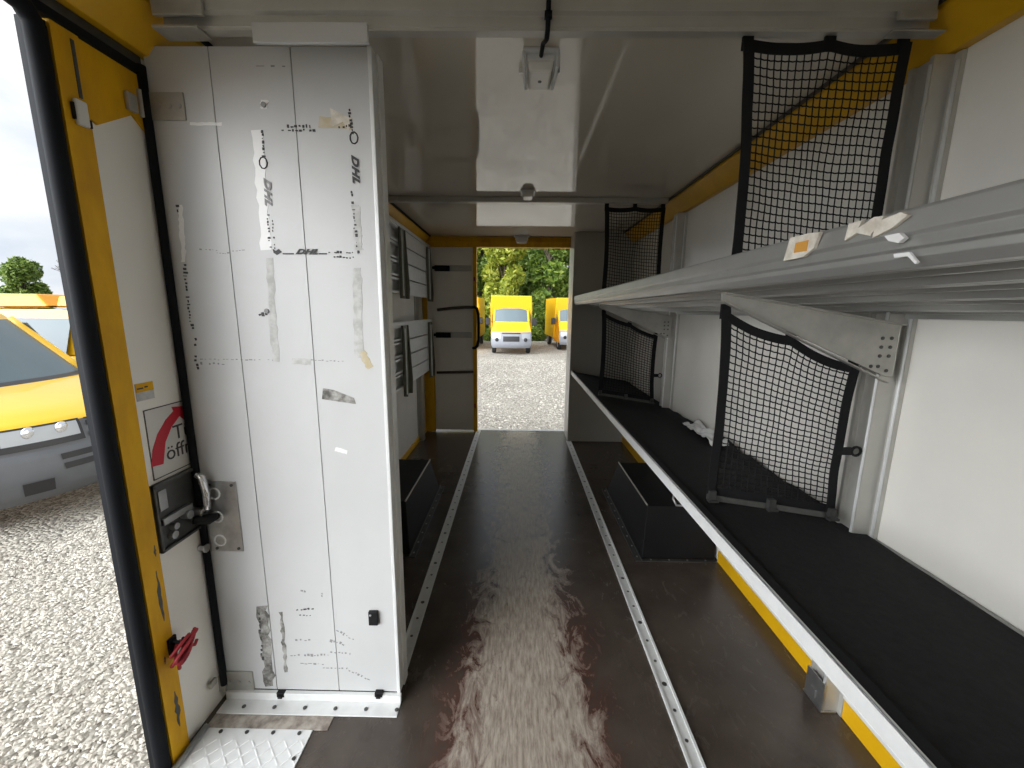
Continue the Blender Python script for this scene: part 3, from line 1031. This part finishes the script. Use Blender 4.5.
b = face_patch([(793, 238), (812, 233), (823, 232), (817, 248), (806, 257), (786, 261)], 'paper', .006)
b.k = 1
b.prism([fp(*p) + Vector((-.006, 0, 0)) for p in [(799, 243), (812, 240), (810, 251), (797, 253)]], (-.0008, 0, 0))
b.build('sticker', [M['paper'], M['orange']], us)
b = face_patch([(852, 224), (866, 220), (862, 228), (878, 217), (888, 216), (874, 236), (860, 233), (848, 241)], 'paper', .006)
b.prism([fp(*p) for p in [(880, 222), (905, 212), (912, 215), (896, 228), (876, 238)]], (-.006, 0, 0))
b.build('sticker', M['paper'], us)
b = MB()
b.prism([fp(*p) for p in [(889, 236), (904, 233), (909, 238), (903, 243), (893, 241)]], (-.007, 0, 0))
b.prism([fp(*p) for p in [(896, 254), (912, 252), (920, 262), (918, 264), (910, 256), (897, 258)]], (-.004, 0, 0))
b.build('sticker', M['tape'], us)
tag(us, 'upper aluminium shelf along the right wall with sticker remains on its edge', 'shelf')

# ---- lower shelf
ls = empty('wall_shelf', (LIP, 2.0, .70))
b = MB().box(LIP, LIP + .004, Y0, Y1, .722, .760).box(LIP, LIP + .007, Y0, Y1, .756, .760).box(LIP, LIP + .03, Y0, Y1, .718, .722)
b.build('front_rail', M['alu_white'], ls, bevel=.001)
b = MB().box(LIP + .008, LIP + .032, Y0, Y1, .742, .758).box(LIP + .038, LIP + .041, Y0, Y1, .742, .7505)
b.build('rail_insert', M['strap'], ls, bevel=.001)
xs2 = [LIP + .012, RW - .012]
b = MB().prism([(x, Y0, slope(x, z)) for x, z in ((xs2[0], .742), (xs2[1], .742), (xs2[1], .720), (xs2[0], .720))], (0, Y1 - Y0, 0))
b.build('board', M['alu_dull'], ls)


def matf(u, v):
    x = LIP + .034 + (RW - .016 - LIP - .034) * u
    y = Y0 + .01 + (Y1 - Y0 - .02) * v
    z = slope(x, .744)
    if u > .86:
        k = (u - .86) / .14
        bend = math.exp(-((y - 2.05) / .62) ** 2)
        z += bend * k * (.030 + .045 * noise.noise(Vector((0, y * 9, 1.3)))) * 1.0 + .004 * k
        x -= bend * k * .035 * (.6 + noise.noise(Vector((4, y * 7, 0))))
    z += .0016 * noise.noise(Vector((x * 9, y * 5, 3)))
    return (x, y, z)


b = MB().grid(matf, 40, 220)
b.build('felt_mat', M['mat'], ls, smooth=True, solid=.005, offset=1)
b = MB().tube([(RW - .012, Y0, slope(RW, .75)), (RW - .012, 1.165, slope(RW, .75))], .010, 8)
b.build('wall_bead', M['alu'], ls, smooth=True)
for yy in (1.155, 2.855):
    MB().prism([(LIP + .03, yy, .716), (RW - .064, yy, .64), (RW - .064, yy, .52), (LIP + .03, yy, .70)], (0, .004, 0)).build('bracket', M['alu_dull'], ls)
b = MB().tube([(LIP + .02, 1.38, .717), (LIP + .012, 1.37, .69), (LIP + .016, 1.345, .678), (LIP + .03, 1.32, .69), (LIP + .034, 1.315, .717)], .004, 6)
b.build('wire_loop', M['steel'], ls, smooth=True)
tag(ls, 'lower shelf along the right wall with black felt mat and pale edge', 'shelf')

# ---- crumpled clear film on the lower shelf
p = at(690, 428, X=1.07)


def filmf(u, v):
    y = 1.95 + .42 * v
    x = 1.0 + .10 * u
    z = slope(x, .752) + .018 + .022 * u + .026 * noise.noise(Vector((u * 3, v * 6, 2))) + .007 * noise.noise(Vector((u * 8, v * 13, 7)))
    return (x + .01 * noise.noise(Vector((v * 11, 3, u * 4))), y, z)


tag(MB().grid(filmf, 22, 50).build('plastic_film', M['film'], smooth=True, solid=.002), 'crumpled clear plastic film lying on the lower shelf by the wall', 'plastic film')


# ---- nets
def net(name_y, TL, TR, BL, BR, nc, nr, r, attach, label, sag=.012, scallop=.010, bar=False, side_clip=None, strap=.017, tabs=True, bulge=0.0):
    """a cord net between four corners with a webbing border; attach: parameters along the top where it hangs"""
    e = empty('cargo_net', (Vector(BL) + Vector(BR)) / 2)
    TL, TR, BL, BR = map(Vector, (TL, TR, BL, BR))
    rnd = random.Random(int(TL.z * 1000) + int(TL.y * 10))

    def edge(s):
        for a, c in zip(attach[:-1], attach[1:]):
            if a <= s <= c:
                t = (s - a) / (c - a)
                return -scallop * 4 * t * (1 - t)
        return 0

    def P(s, t):
        a = TL.lerp(TR, s)
        c = BL.lerp(BR, s)
        p = a.lerp(c, t)
        p.z += edge(s) * (1 - t) ** 6
        side = math.sin(PI * t) * .010
        p.x += (side if s < .5 else -side) * abs(2 * s - 1)
        p.y += sag * math.sin(PI * s) * math.sin(PI * t) + .004 * noise.noise(Vector((s * 5, t * 5, TL.z)))
        p.x += .005 * noise.noise(Vector((s * 6, t * 6, 9 + TL.y))) * math.sin(PI * s)
        p.z += .006 * noise.noise(Vector((s * 5, t * 7, 4))) * math.sin(PI * t) - bulge * math.sin(PI * s) * t * (1 - t)
        return p
    b = MB()
    m0, m1 = .025, .975
    for i in range(nc + 1):
        s = m0 + (m1 - m0) * i / nc
        b.tube([P(s, m0 + (m1 - m0) * j / (nr * 2)) for j in range(nr * 2 + 1)], r, 4, caps=False)
    for j in range(nr + 1):
        t = m0 + (m1 - m0) * j / nr
        b.tube([P(m0 + (m1 - m0) * i / (nc * 2), t) - Vector((0, 0, .0016 * (i % 2))) for i in range(nc * 2 + 1)], r, 4, caps=False)
    for i in range(nc + 1):
        for j in range(nr + 1):
            c = P(m0 + (m1 - m0) * i / nc, m0 + (m1 - m0) * j / nr)
            k = r * 1.75
            b.add([c + Vector(q) * k for q in ((1, 0, 0), (-1, 0, 0), (0, 1, 0), (0, -1, 0), (0, 0, 1), (0, 0, -1))],
                  [(0, 2, 4), (2, 1, 4), (1, 3, 4), (3, 0, 4), (2, 0, 5), (1, 2, 5), (3, 1, 5), (0, 3, 5)])
    b.build('netting', M['cord'], e)
    W = (TR - TL).length
    H = (TL - BL).length

    def ribbon(fn, n, across, off):
        b = MB()
        b.grid(lambda u, v: fn(u) + (Vector(across) * (v - .5) * 2 * strap) + Vector((0, off, 0)), n, 2)
        o = b.build('border_strap', M['strap'], e, solid=.004)
        return o
    ribbon(lambda u: P(u, 0) - Vector((0, 0, strap * .7)), 30, (0, 0, 1), -.004)
    ribbon(lambda u: P(u, 1) + Vector((0, 0, strap * .7)), 30, (0, 0, 1), -.004)
    ribbon(lambda u: P(0, u) + Vector((strap * .8, 0, 0)), 30, (1, 0, 0), -.008)
    ribbon(lambda u: P(1, u) - Vector((strap * .8, 0, 0)), 30, (1, 0, 0), -.008)
    if tabs:
        for s in attach:
            p = P(min(max(s, .03), .97), 0)
            b = MB().box(p.x - .014, p.x + .014, p.y - .004, p.y + .003, p.z - .02, tabs_z(p))
            b.build('hanging_loop', M['strap'], e, bevel=.001)
    if side_clip is not None:
        p = P(1, side_clip)
        b = MB().box(p.x - .01, p.x + .03, p.y - .010, p.y - .004, p.z - .012, p.z + .012)
        b.tube([(p.x + .045 + .014 * math.cos(q), p.y - .008, p.z + .014 * math.sin(q)) for q in [2 * PI * i / 12 for i in range(12)]], .004, 6, closed=True)
        b.build('side_clip', M['black'], e)
    if bar:
        b = MB()
        d = (BR - BL)
        a0, a1 = BL - Vector((0, .004, .012)), BR - Vector((0, .004, .010))
        b.prism([a0 + Vector((0, -.012, -.010)), a0 + Vector((0, .0, -.010)), a0 + Vector((0, .0, .006)), a0 + Vector((0, -.004, .006))], a1 - a0)
        b.build('foot_bar', M['darksteel'], e, bevel=.001)
        for s in (.03, .5, .97):
            p = a0.lerp(a1, s)
            b = MB().box(p.x - .011, p.x + .011, p.y - .020, p.y - .002, p.z - .008, p.z + .026).box(p.x - .016, p.x + .016, p.y - .03, p.y - .012, p.z - .010, p.z - .002)
            b.build('clip', M['darksteel'], e, bevel=.001)
    tag(e, label, 'cargo net', 'cargo nets on the shelves')
    return e


def tabs_z(p):
    if p.z > 1.9:
        return 2.0395 if p.y < 2 else 2.074
    return p.z + .022


NY, NY2 = 1.172, 2.925
net(NY, (.562, NY, 2.030), (.978, NY, 2.024), (.588, NY, 1.476), (.985, NY, 1.412), 21, 26, .0019, [0, .52, 1],
    'large black net hanging from the near beam above the upper shelf', bulge=.0, strap=.013)
net(NY, (.576, NY, 1.362), (.98, NY, 1.205), (.630, 1.262, .770), (1.030, 1.238, .720), 19, 27, .0019, [0, .5, 1],
    'large black net stretched between the upper and lower shelves in front', scallop=.014, bar=True, side_clip=.55, strap=.013)
net(NY2, (.585, NY2, 2.05), (.99, NY2, 2.05), (.590, NY2, 1.476), (1.0, NY2, 1.412), 22, 26, .0018, [0, .5, 1],
    'black net hung from the thin middle beam above the upper shelf', strap=.014)
net(NY2, (.600, NY2, 1.352), (1.0, NY2, 1.185), (.600, NY2, .775), (1.005, NY2, .712), 19, 27, .0019, [0, .5, 1],
    'black net between the two shelves at the farther grey wall post', scallop=.012, bar=True, side_clip=.6, strap=.014)

# ================================================================== LEFT WALL: FOLDED SHELVES, POSTS
for y0, lab in ((2.87, 'grey metal wall post on the left wall, beside the swing door edge'), (4.05, 'grey metal wall post on the left wall near the rear door')):
    e = empty('wall_post', (LW + .03, y0 + .05, 0))
    b = MB().prism([(LW + .001, y0, .001), (LW + .014, y0, .001), (LW + .014, y0 + .018, .001), (LW + .05, y0 + .022, .001), (LW + .05, y0 + .034, .001), (LW + .04, y0 + .036, .001),
                    (LW + .04, y0 + .07, .001), (LW + .05, y0 + .072, .001), (LW + .05, y0 + .084, .001), (LW + .014, y0 + .09, .001), (LW + .014, y0 + .108, .001), (LW + .001, y0 + .108, .001)], (0, 0, 2.0))
    b.build('post', M['post'], e, bevel=.0015)
    b = MB().box(LW + .015, LW + .055, y0 + .02, y0 + .085, .001, .09)
    b.build('foot', M['steel'], e, bevel=.002)
    tag(e, lab, 'wall post', 'left wall posts')


def folded(z0, z1, label, drop):
    """a slatted shelf folded up flat against the wall"""
    e = empty('folding_shelf', (LW + .09, 3.6, z0))
    ya, yb = 2.55, 4.36
    x0, x1 = LW + .062, LW + .098
    n = 4
    hgt = (z1 - z0) / n
    for i in range(n):
        a, c = z0 + i * hgt + .006, z0 + (i + 1) * hgt - .006
        b = MB().prism([(x0, ya, a), (x1, ya, a), (x1, ya, a + .016), (x0 + .004, ya, a + .016), (x0 + .004, ya, c - .016), (x1, ya, c - .016), (x1, ya, c), (x0, ya, c)], (0, yb - ya, 0))
        b.prism([(x0 + .004, 3.44, a + .016), (x1 - .003, 3.44, a + .016), (x1 - .003, 3.44, c - .016), (x0 + .004, 3.44, c - .016)], (0, yb - 3.44, 0))
        b.build('slat', M['alu_white'], e, bevel=.001)
    b = MB().box(x0, x1 + .012, ya, yb, z1 - .004, z1 + .022)
    b.build('front_rail', M['alu_white'], e, bevel=.002)
    for yy, wd in ((3.24, .15), (4.22, .12)):
        k = MB()
        for dy in (0.0, wd):
            k.prism([(x1, yy + dy, z1 - .008), (x1 + .016, yy + dy, z1 - .008), (x1 + .040, yy + dy, z0 + .05), (x1 + .034, yy + dy, z0 - drop), (x1, yy + dy, z0 - drop)], (0, .008, 0))
        k.box(x1 + .001, x1 + .006, yy, yy + wd, z0 - drop, z1 - .008)
        k.build('bracket', M['brackets'], e, bevel=.001)
        k = MB().cyl((x1 + .030, yy - .003, z0 - drop + .02), (x1 + .030, yy - .003, z1 - .03), .006, 8)
        k.build('bracket_bead', M['alu_white'], e)
    for yy in (2.90, 4.08):
        MB().box(LW + .052, x0, yy, yy + .05, z0, z0 + .05).build('hinge', M['steel'], e)
    tag(e, label, 'folding shelf', 'folded shelves on the left wall')


M['brackets'] = mat('olive_grey_steel', (.20, .20, .15), .45, .2, var=.2, vscale=10)
folded(1.47, 1.985, 'upper slatted aluminium shelf folded up against the left wall', .03)
folded(.72, 1.235, 'lower slatted aluminium shelf folded up against the left wall', .07)

# ================================================================== OUTSIDE: VEHICLES
def nose_fn(prof):
    """prof: list of (s back from the nose, z, half width, recede at the sides)"""
    def f(k, t):
        i = min(int(k), len(prof) - 2)
        a = k - i
        s, z, w, rc = [prof[i][q] * (1 - a) + prof[i + 1][q] * a for q in range(4)]
        return Vector((-(s + rc * abs(t) ** 2.6), w * t, z))
    return f


def wheel(e, x, y, r=.33, w=.2):
    sy = 1 if y > 0 else -1
    pts = [(.6, 0), (.62, w * .9), (.9, w), (1.0, w * .8), (1.0, w * .2), (.9, 0)]
    b = MB()
    n = 24
    vs = []
    for i in range(n):
        a = 2 * PI * i / n
        for rr, yy in pts:
            vs.append((x + math.cos(a) * rr * r, y - sy * w + sy * yy, r + math.sin(a) * rr * r))
    m_ = len(pts)
    b.add(vs, [(i * m_ + k, ((i + 1) % n) * m_ + k, ((i + 1) % n) * m_ + (k + 1) % m_, i * m_ + (k + 1) % m_) for i in range(n) for k in range(m_)])
    o = b.build('wheel', M['tyre'], e, local=True)
    b = MB().cyl((x, y - sy * .10, r), (x, y - sy * .02, r), r * .62, 20).cyl((x, y - sy * .02, r), (x, y - sy * .01, r), r * .2, 12)
    b.build('rim', M['rim'], o, local=True, bevel=.004)


T5 = [(.14, .24, .86, .26), (.04, .34, .90, .27), (.0, .50, .93, .28), (.02, .66, .94, .29), (.05, .70, .93, .29), (.09, .88, .91, .28),
      (.12, .93, .90, .27), (.34, 1.02, .88, .24), (.72, 1.11, .86, .20), (1.02, 1.17, .84, .18), (1.10, 1.20, .83, .17), (1.72, 1.80, .72, .16), (1.80, 1.86, .70, .14), (2.0, 1.93, .68, .12), (2.5, 1.965, .67, .10), (4.85, 1.94, .66, .05)]


def transporter(loc, rz, label, colour, roofbox=False):
    e = empty('delivery_van', loc, rz)
    f = nose_fn(T5)

    def sheet(k0, k1, t0=-1.0, t1=1.0, off=0.0, nu=24, nv=4):
        b = MB()

        def g(u, v):
            k, t = k0 + (k1 - k0) * v, t0 + (t1 - t0) * u
            p = f(k, t)
            if off:
                d1 = f(min(k + .05, 14.9), t) - f(max(k - .05, 0), t)
                d2 = f(k, min(t + .03, 1)) - f(k, max(t - .03, -1))
                n = d2.cross(d1).normalized()
                if n.x < 0 and abs(n.x) > .05:
                    n = -n
                elif abs(n.x) <= .05 and n.z < 0:
                    n = -n
                p = p + n * off
            return p
        return b.grid(g, nu, nv)
    sheet(0, 4.0, nv=10).build('bumper', M['car_grey'], e, local=True, smooth=True)
    sheet(4.0, 5.6, nv=4).build('grille_panel', M['car_grey'], e, local=True, smooth=True)
    b = sheet(5.6, 9.0, nv=10)
    b.build('hood', M[colour], e, local=True, smooth=True)
    sheet(9.0, 10.0).build('cowl', M['car_black'], e, local=True, smooth=True)
    sheet(10, 11, -.985, .985, nv=8).build('windscreen', M['glass'], e, local=True, smooth=True)
    sheet(11, 15, nv=16).build('roof', M[colour], e, local=True, smooth=True)
    for sy in (-1, 1):
        MB().tube([f(10 + q / 6, sy * .985) for q in range(7)], .045, 8).build('pillar', M[colour], e, local=True, smooth=True)
    for sy in (-1, 1):
        t0, t1 = sorted((sy * .40, sy * .94))
        h = sheet(4.15, 5.75, t0, t1, .012, 12, 4).build('headlight', M['car_black'], e, local=True, smooth=True)
        sheet(4.45, 5.4, t0 + .03, t1 - .03, .020, 12, 4).build('lens', M['lens'], h, local=True, smooth=True)
        for tt in (.55, .76):
            p = f(4.95, sy * tt)
            MB().ball(p + Vector((.012, 0, 0)), .055, 14, (.45, 1, 1)).build('reflector', M['chrome'], h, local=True, smooth=True)
    for k in (4.35, 4.95, 5.5):
        sheet(k - .16, k + .10, -.36, .36, .014, 14, 1).build('grille_bar', M['car_black'], e, local=True)
    for (k, a) in ((2.2, .62), (2.75, .62)):
        sheet(k - .17, k + .17, -a, a, .010, 20, 1).build('air_intake', M['car_black'], e, local=True)
    for sy in (-1, 1):
        t0, t1 = sorted((sy * .70, sy * .88))
        sheet(1.0, 1.7, t0, t1, .010, 6, 2).build('fog_lamp', M['car_black'], e, local=True)
    # flanks
    for sy in (-1, 1):
        rows = [(.26, .93), (.5, .95), (.75, .96), (1.0, .95), (1.17, .93)]
        b = MB()
        x0s = [f(0, 1).x, f(2, 1).x, f(4.2, 1).x, f(7, 1).x, f(9.5, 1).x]
        b.grid(lambda u, v: (x0s[int(v * 4 + .01)] * (1 - u) + -4.9 * u, sy * (rows[int(v * 4 + .01)][1] * min(1, .96 + u * 2)), rows[int(v * 4 + .01)][0]), 16, 4)
        b.build('flank', M[colour], e, local=True, smooth=True)
        b = MB()
        p1, p2 = f(10, 1), f(11.5, 1)
        b.add([(p1.x, sy * p1.y, p1.z), (-4.9, sy * .92, 1.17), (-4.9, sy * .70, 1.9), (p2.x - .3, sy * .70, 1.9), (p2.x, sy * p2.y, p2.z)], [(0, 1, 2, 3, 4)])
        b.build('upper_side', M[colour], e, local=True)
        for (a, c) in ((-1.75, -2.55), (-2.72, -3.75), (-3.9, -4.75)):
            b = MB()
            zz = (1.20, 1.76)
            yy = (.935, .765)
            b.add([(a - (.0 if a != -1.75 else -.25), sy * yy[0], zz[0]), (c, sy * yy[0], zz[0]), (c, sy * yy[1], zz[1]), (a, sy * yy[1], zz[1])], [(0, 1, 2, 3)])
            b.build('side_window', M['glass'], e, local=True, solid=.01)
        b = MB().box(-1.35, -1.22, *sorted((sy * .96, sy * 1.12)), 1.16, 1.36)
        b.build('mirror', M['car_black'], e, local=True, bevel=.03)
        wheel(e, -.95, sy * .93)
        wheel(e, -3.95, sy * .93)
    b = MB().add([(-4.9, -.95, .3), (-4.9, .95, .3), (-4.9, .92, 1.17), (-4.9, .70, 1.92), (-4.9, -.70, 1.92), (-4.9, -.92, 1.17)], [(0, 1, 2, 3, 4, 5)])
    b.build('tailgate', M[colour], e, local=True)
    if roofbox:
        for (xa, xb, z) in ((-1.9, -3.1, 2.12), (-3.2, -4.5, 2.15)):
            b = MB()
            b.add([(xa, -.62, 1.93), (xa - .25, -.55, z), (xa - .25, .55, z), (xa, .62, 1.93), (xb, -.62, 1.93), (xb, -.55, z), (xb, .55, z), (xb, .62, 1.93)],
                  [(0, 1, 2, 3), (4, 5, 6, 7), (0, 1, 5, 4), (1, 2, 6, 5), (2, 3, 7, 6)])
            b.build('roof_box', M['car_orange'], e, local=True, bevel=.03)
    tag(e, label, 'van', 'yellow delivery vans')
    return e


transporter((-4.0, 4.0, GZ), math.radians(1), 'yellow van with grey bumper standing close outside the side doorway', 'car_yellow')
transporter((-4.45, 7.3, GZ), math.radians(1), 'yellow van with raised roof parked behind the close van', 'car_yellow', True)

KP = [(.10, .30, .86, .20), (.02, .40, .90, .22), (.0, .62, .92, .22), (.04, .92, .91, .22), (.08, 1.02, .90, .22), (.30, 1.14, .88, .20), (.72, 1.34, .86, .16), (.86, 1.46, .84, .14), (1.28, 2.08, .80, .12), (1.34, 2.16, .80, .10)]


def box_van(loc, rz, label):
    e = empty('box_van', loc, rz)
    f = nose_fn(KP)

    def sheet(k0, k1, t0=-1, t1=1, off=0.0, nu=14, nv=3):
        return MB().grid(lambda u, v: f(k0 + (k1 - k0) * v, t0 + (t1 - t0) * u) + Vector((off, 0, off * .4)), nu, nv)
    sheet(0, 4.0, nv=8).build('bumper', M['car_grey_overexposed'], e, local=True, smooth=True)
    sheet(4.0, 7.0, nv=8).build('hood', M['car_yellow'], e, local=True, smooth=True)
    sheet(7.0, 8.0, -.97, .97, nv=5).build('windscreen', M['glass'], e, local=True, smooth=True)
    sheet(8.0, 9.0).build('brow', M['car_yellow'], e, local=True, smooth=True)
    for sy in (-1, 1):
        MB().tube([f(7, sy * .97), f(8, sy * .97)], .05, 6).build('pillar', M['car_yellow'], e, local=True)
    b = MB().add([(-1.30, -.99, 2.05), (-1.30, .99, 2.05), (-1.16, .95, 2.66), (-1.16, -.95, 2.66), (-5.4, -.99, .55), (-5.4, .99, .55), (-5.4, .97, 2.72), (-5.4, -.97, 2.72), (-1.9, -.99, .55), (-1.9, .99, .55)],
                 [(0, 1, 2, 3), (3, 2, 6, 7), (4, 5, 6, 7), (8, 0, 3, 7, 4), (9, 1, 2, 6, 5), (8, 9, 5, 4), (0, 1, 9, 8)])
    b.build('box_body', M['car_yellow'], e, local=True, bevel=.03)
    for sy in (-1, 1):
        p4, p7 = f(2.5, 1), f(7, 1)
        b = MB().add([(p4.x, sy * .91, .40), (-1.95, sy * .93, .40), (-1.95, sy * .93, 2.1), (f(8, 1).x, sy * .80, 2.1), (p7.x, sy * .84, 1.46), (f(5, 1).x, sy * .88, 1.14)], [(0, 1, 2, 3, 4, 5)])
        b.build('cab_side', M['car_orange'], e, local=True)
        b = MB().add([(-1.18, sy * .925, 1.42), (-1.85, sy * .95, 1.42), (-1.85, sy * .95, 1.98), (-1.48, sy * .925, 1.98)], [(0, 1, 2, 3)])
        b.build('side_window', M['glass'], e, local=True, solid=.01)
        b = MB().box(-1.22, -1.10, *sorted((sy * .98, sy * 1.20)), 1.30, 1.62)
        b.build('mirror', M['car_black'], e, local=True, bevel=.02)
        t0, t1 = sorted((sy * .52, sy * .92))
        sheet(2.3, 3.2, t0, t1, .012, 6, 3).build('headlight', M['lens'], e, local=True, smooth=True)
        p = f(2.2, sy * .70)
        MB().ball(p + Vector((.02, 0, 0)), .09, 10, (.3, 1, 1)).build('fog_lamp', M['car_black'], e, local=True)
        wheel(e, -.95, sy * .90, .34)
        wheel(e, -4.2, sy * .96, .34)
    sheet(1.9, 2.7, -.40, .40, .012, 10, 2).build('air_intake', M['car_black'], e, local=True)
    sheet(3.2, 3.7, -.46, .46, .014, 10, 2).build('grille', M['car_black'], e, local=True)
    tag(e, label, 'van', 'yellow delivery vans')


box_van((-.26, 18.2, GZ), -PI / 2 + .02, 'yellow box van facing the rear doorway across the gravel')
box_van((3.05, 20.4, GZ), -PI / 2 + .06, 'yellow box van half hidden behind the grey rear panel')
box_van((-3.0, 20.2, GZ), -PI / 2, 'yellow box van mostly hidden behind the closed door leaf')


# ================================================================== OUTSIDE: TREES
def leaf_mesh(name, n, clusters, size, m, seed):
    rnd = random.Random(seed)
    b = MB()
    for i in range(n):
        c, rad = clusters[rnd.randrange(len(clusters))]
        d = Vector((rnd.gauss(0, 1), rnd.gauss(0, 1), rnd.gauss(0, 1))).normalized()
        p = Vector(c) + Vector((d.x * rad[0], d.y * rad[1], d.z * rad[2])) * (rnd.random() ** .35)
        a = Vector((rnd.gauss(0, 1), rnd.gauss(0, 1), rnd.gauss(0, .7))).normalized()
        q = a.orthogonal().normalized()
        q = (q * math.cos(i) + a.cross(q) * math.sin(i))
        s = size * rnd.uniform(.6, 1.3)
        b.add([p - a * s, p + q * s * .45, p + a * s, p - q * s * .45 + Vector((0, 0, -.15 * s))], [(0, 1, 2, 3)])
    me = D.meshes.new(name)
    me.from_pydata(b.v, [], b.f)
    me.materials.append(m)
    return me


def branch_mesh(h, spread, seed, n=9):
    rnd = random.Random(seed)
    b = MB().tube([(0, 0, 0), (.03, .02, h * .25), (-.02, .04, h * .5), (.02, 0, h * .8)], [.16, .13, .10, .04], 8)
    tips = []
    for i in range(n):
        z = h * rnd.uniform(.2, .7)
        a = rnd.uniform(0, 2 * PI)
        r = spread * rnd.uniform(.6, 1)
        p = Vector((math.cos(a) * r, math.sin(a) * r, z + h * rnd.uniform(.12, .3)))
        b.tube([(0, 0, z), p * .5 + Vector((0, 0, z * .5)), p], [.06, .04, .015], 6)
        tips.append(p)
    me = D.meshes.new('trunk')
    me.from_pydata(b.v, [], b.f)
    me.materials.append(M['bark'])
    return me, tips


variants = []
for k, (mm, h, sp) in enumerate((('leaf_a', 8.2, 1.0), ('leaf_b', 9.0, 1.0), ('leaf_c', 7.4, .95))):
    tm, tips = branch_mesh(h, sp, 20 + k, 14)
    cl = [(t, (sp * .72, sp * .72, h * .11)) for t in tips] + [((0, 0, h * .88), (sp * .7, sp * .7, h * .12))]
    rnd = random.Random(k)
    for i in range(12):
        a = rnd.uniform(0, 2 * PI)
        cl.append(((math.cos(a) * sp * .8, math.sin(a) * sp * .8, h * rnd.uniform(.04, .35)), (sp * .6, sp * .6, h * .06)))
    variants.append((leaf_mesh('crown', 15000, cl, .20, M[mm], 50 + k), tm))


def tree(loc, k, sc, rz, label, group='trees behind the parked vans'):
    e = empty('tree', loc, rz)
    e.scale = (sc, sc, sc)
    for nm, me in (('crown', variants[k][0]), ('trunk', variants[k][1])):
        o = D.objects.new(nm, me)
        COL.objects.link(o)
        o.parent = e
    tag(e, label, 'tree', group)


for x, y, k, s_, lab in ((-4.0, 29.5, 2, 1.0, 'yellow-green tree behind the van by the closed door leaf'), (-.9, 28.6, 2, 1.0, 'yellow-green tree rising left of the front box van'),
                         (2.2, 29.6, 0, 1.05, 'mid green tree between the front box van and the half hidden one'), (5.6, 29.2, 1, 1.0, 'dark green tree behind the half hidden box van'),
                         (-2.9, 33.0, 1, 1.0, 'dark green tree farther back, behind the yellow-green pair'), (.75, 33.4, 1, 1.05, 'dark green tree farther back, straight above the front box van'),
                         (4.3, 33.2, 0, 1.05, 'mid green tree farther back, above the gap between the vans'), (7.9, 33.0, 1, 1.1, 'dark green tree farther back, behind the grey rear panel'),
                         (-2.2, 37.8, 0, 1.2, 'mid green tree in the last row, left of the front box van'), (2.4, 38.6, 1, 1.2, 'dark green tree in the last row, above the gap between the vans'), (7.2, 38.0, 0, 1.2, 'mid green tree in the last row, above the half hidden van')):
    tree((x, y, GZ), k, s_, x * 2.1, lab)
bushm = leaf_mesh('bush', 2600, [((0, 0, .55), (.75, .6, .6)), ((.5, .2, .4), (.5, .5, .45)), ((-.5, -.1, .45), (.5, .5, .5))], .11, M['leaf_a'], 77)
for i, (x, y, s, lab) in enumerate(((1.1, 27.3, .9, 'green bush on the gravel edge between the two box vans'), (-1.6, 26.6, .8, 'green bush beside the front box van, by the closed door leaf'), (6.6, 26.6, 1.0, 'green bush behind the half hidden box van'))):
    o = D.objects.new('bush', bushm)
    COL.objects.link(o)
    o.location, o.scale = (x, y, GZ), (s, s, s)
    o.rotation_euler.z = i * 2.0
    tag(o, lab, 'bush', 'bushes behind the vans')
tree((-18.6, 15.4, GZ), 1, .42, .4, 'dark green tree above the yellow vans outside the side doorway', 'trees beyond the side doorway')
tree((-21.2, 15.6, GZ), 0, .46, 2.4, 'mid green tree at the far left above the yellow vans', 'trees beyond the side doorway')
e = empty('bare_tree', (-16.9, 16.0, GZ))
b = MB()
rnd = random.Random(3)


def grow(p, d, ln, r, depth):
    q = p + d * ln
    b.tube([p, (p + q) / 2 + Vector((rnd.uniform(-.05, .05), rnd.uniform(-.05, .05), 0)) * ln, q], [r, r * .85, r * .7], 5)
    if depth:
        for _ in range(3):
            nd_ = (d + Vector((rnd.uniform(-.7, .7), rnd.uniform(-.7, .7), rnd.uniform(-.1, .5)))).normalized()
            grow(q, nd_, ln * rnd.uniform(.55, .78), r * .6, depth - 1)


grow(Vector((-16.9, 16.0, GZ)), Vector((0, 0, 1)), 1.5, .10, 5)
b.build('branches', M['bark'], e)
tag(e, 'bare branched tree against the sky beyond the yellow vans', 'tree')

# loose stones of the yard, as many as nobody would count
rnd = random.Random(11)
b = MB()


def stones(n, x0, x1, y0, y1, r0, r1):
    for i in range(n):
        x, y = rnd.uniform(x0, x1), rnd.uniform(y0, y1)
        if x < -3.9 and y > 2.85:
            continue
        r = rnd.uniform(r0, r1)
        a = rnd.uniform(0, PI)
        ca, sa = math.cos(a), math.sin(a)
        sx, sy, sz = r * rnd.uniform(.8, 1.4), r * rnd.uniform(.6, 1), r * rnd.uniform(.45, .8)
        vs = []
        for q in ((1, .2, 0), (-1, -.1, .1), (.1, 1, -.1), (-.1, -1, 0), (.15, .1, 1), (0, 0, -1)):
            X, Y = q[0] * sx, q[1] * sy
            vs.append((x + X * ca - Y * sa, y + X * sa + Y * ca, GZ + sz * .35 + q[2] * sz))
        b.add(vs, [(0, 2, 4), (2, 1, 4), (1, 3, 4), (3, 0, 4), (2, 0, 5), (1, 2, 5), (3, 1, 5), (0, 3, 5)])


stones(36000, -4.6, -1.25, .3, 4.2, .006, .016)
stones(6000, -8.5, -4.6, .3, 6.0, .012, .024)
stones(5000, -1.6, 2.2, 5.5, 16.5, .012, .028)
gv = b.build('gravel', M['stone'], origin=(0, 0, GZ))
tag(gv, 'loose pale stones covering the yard', 'gravel', kind='stuff')
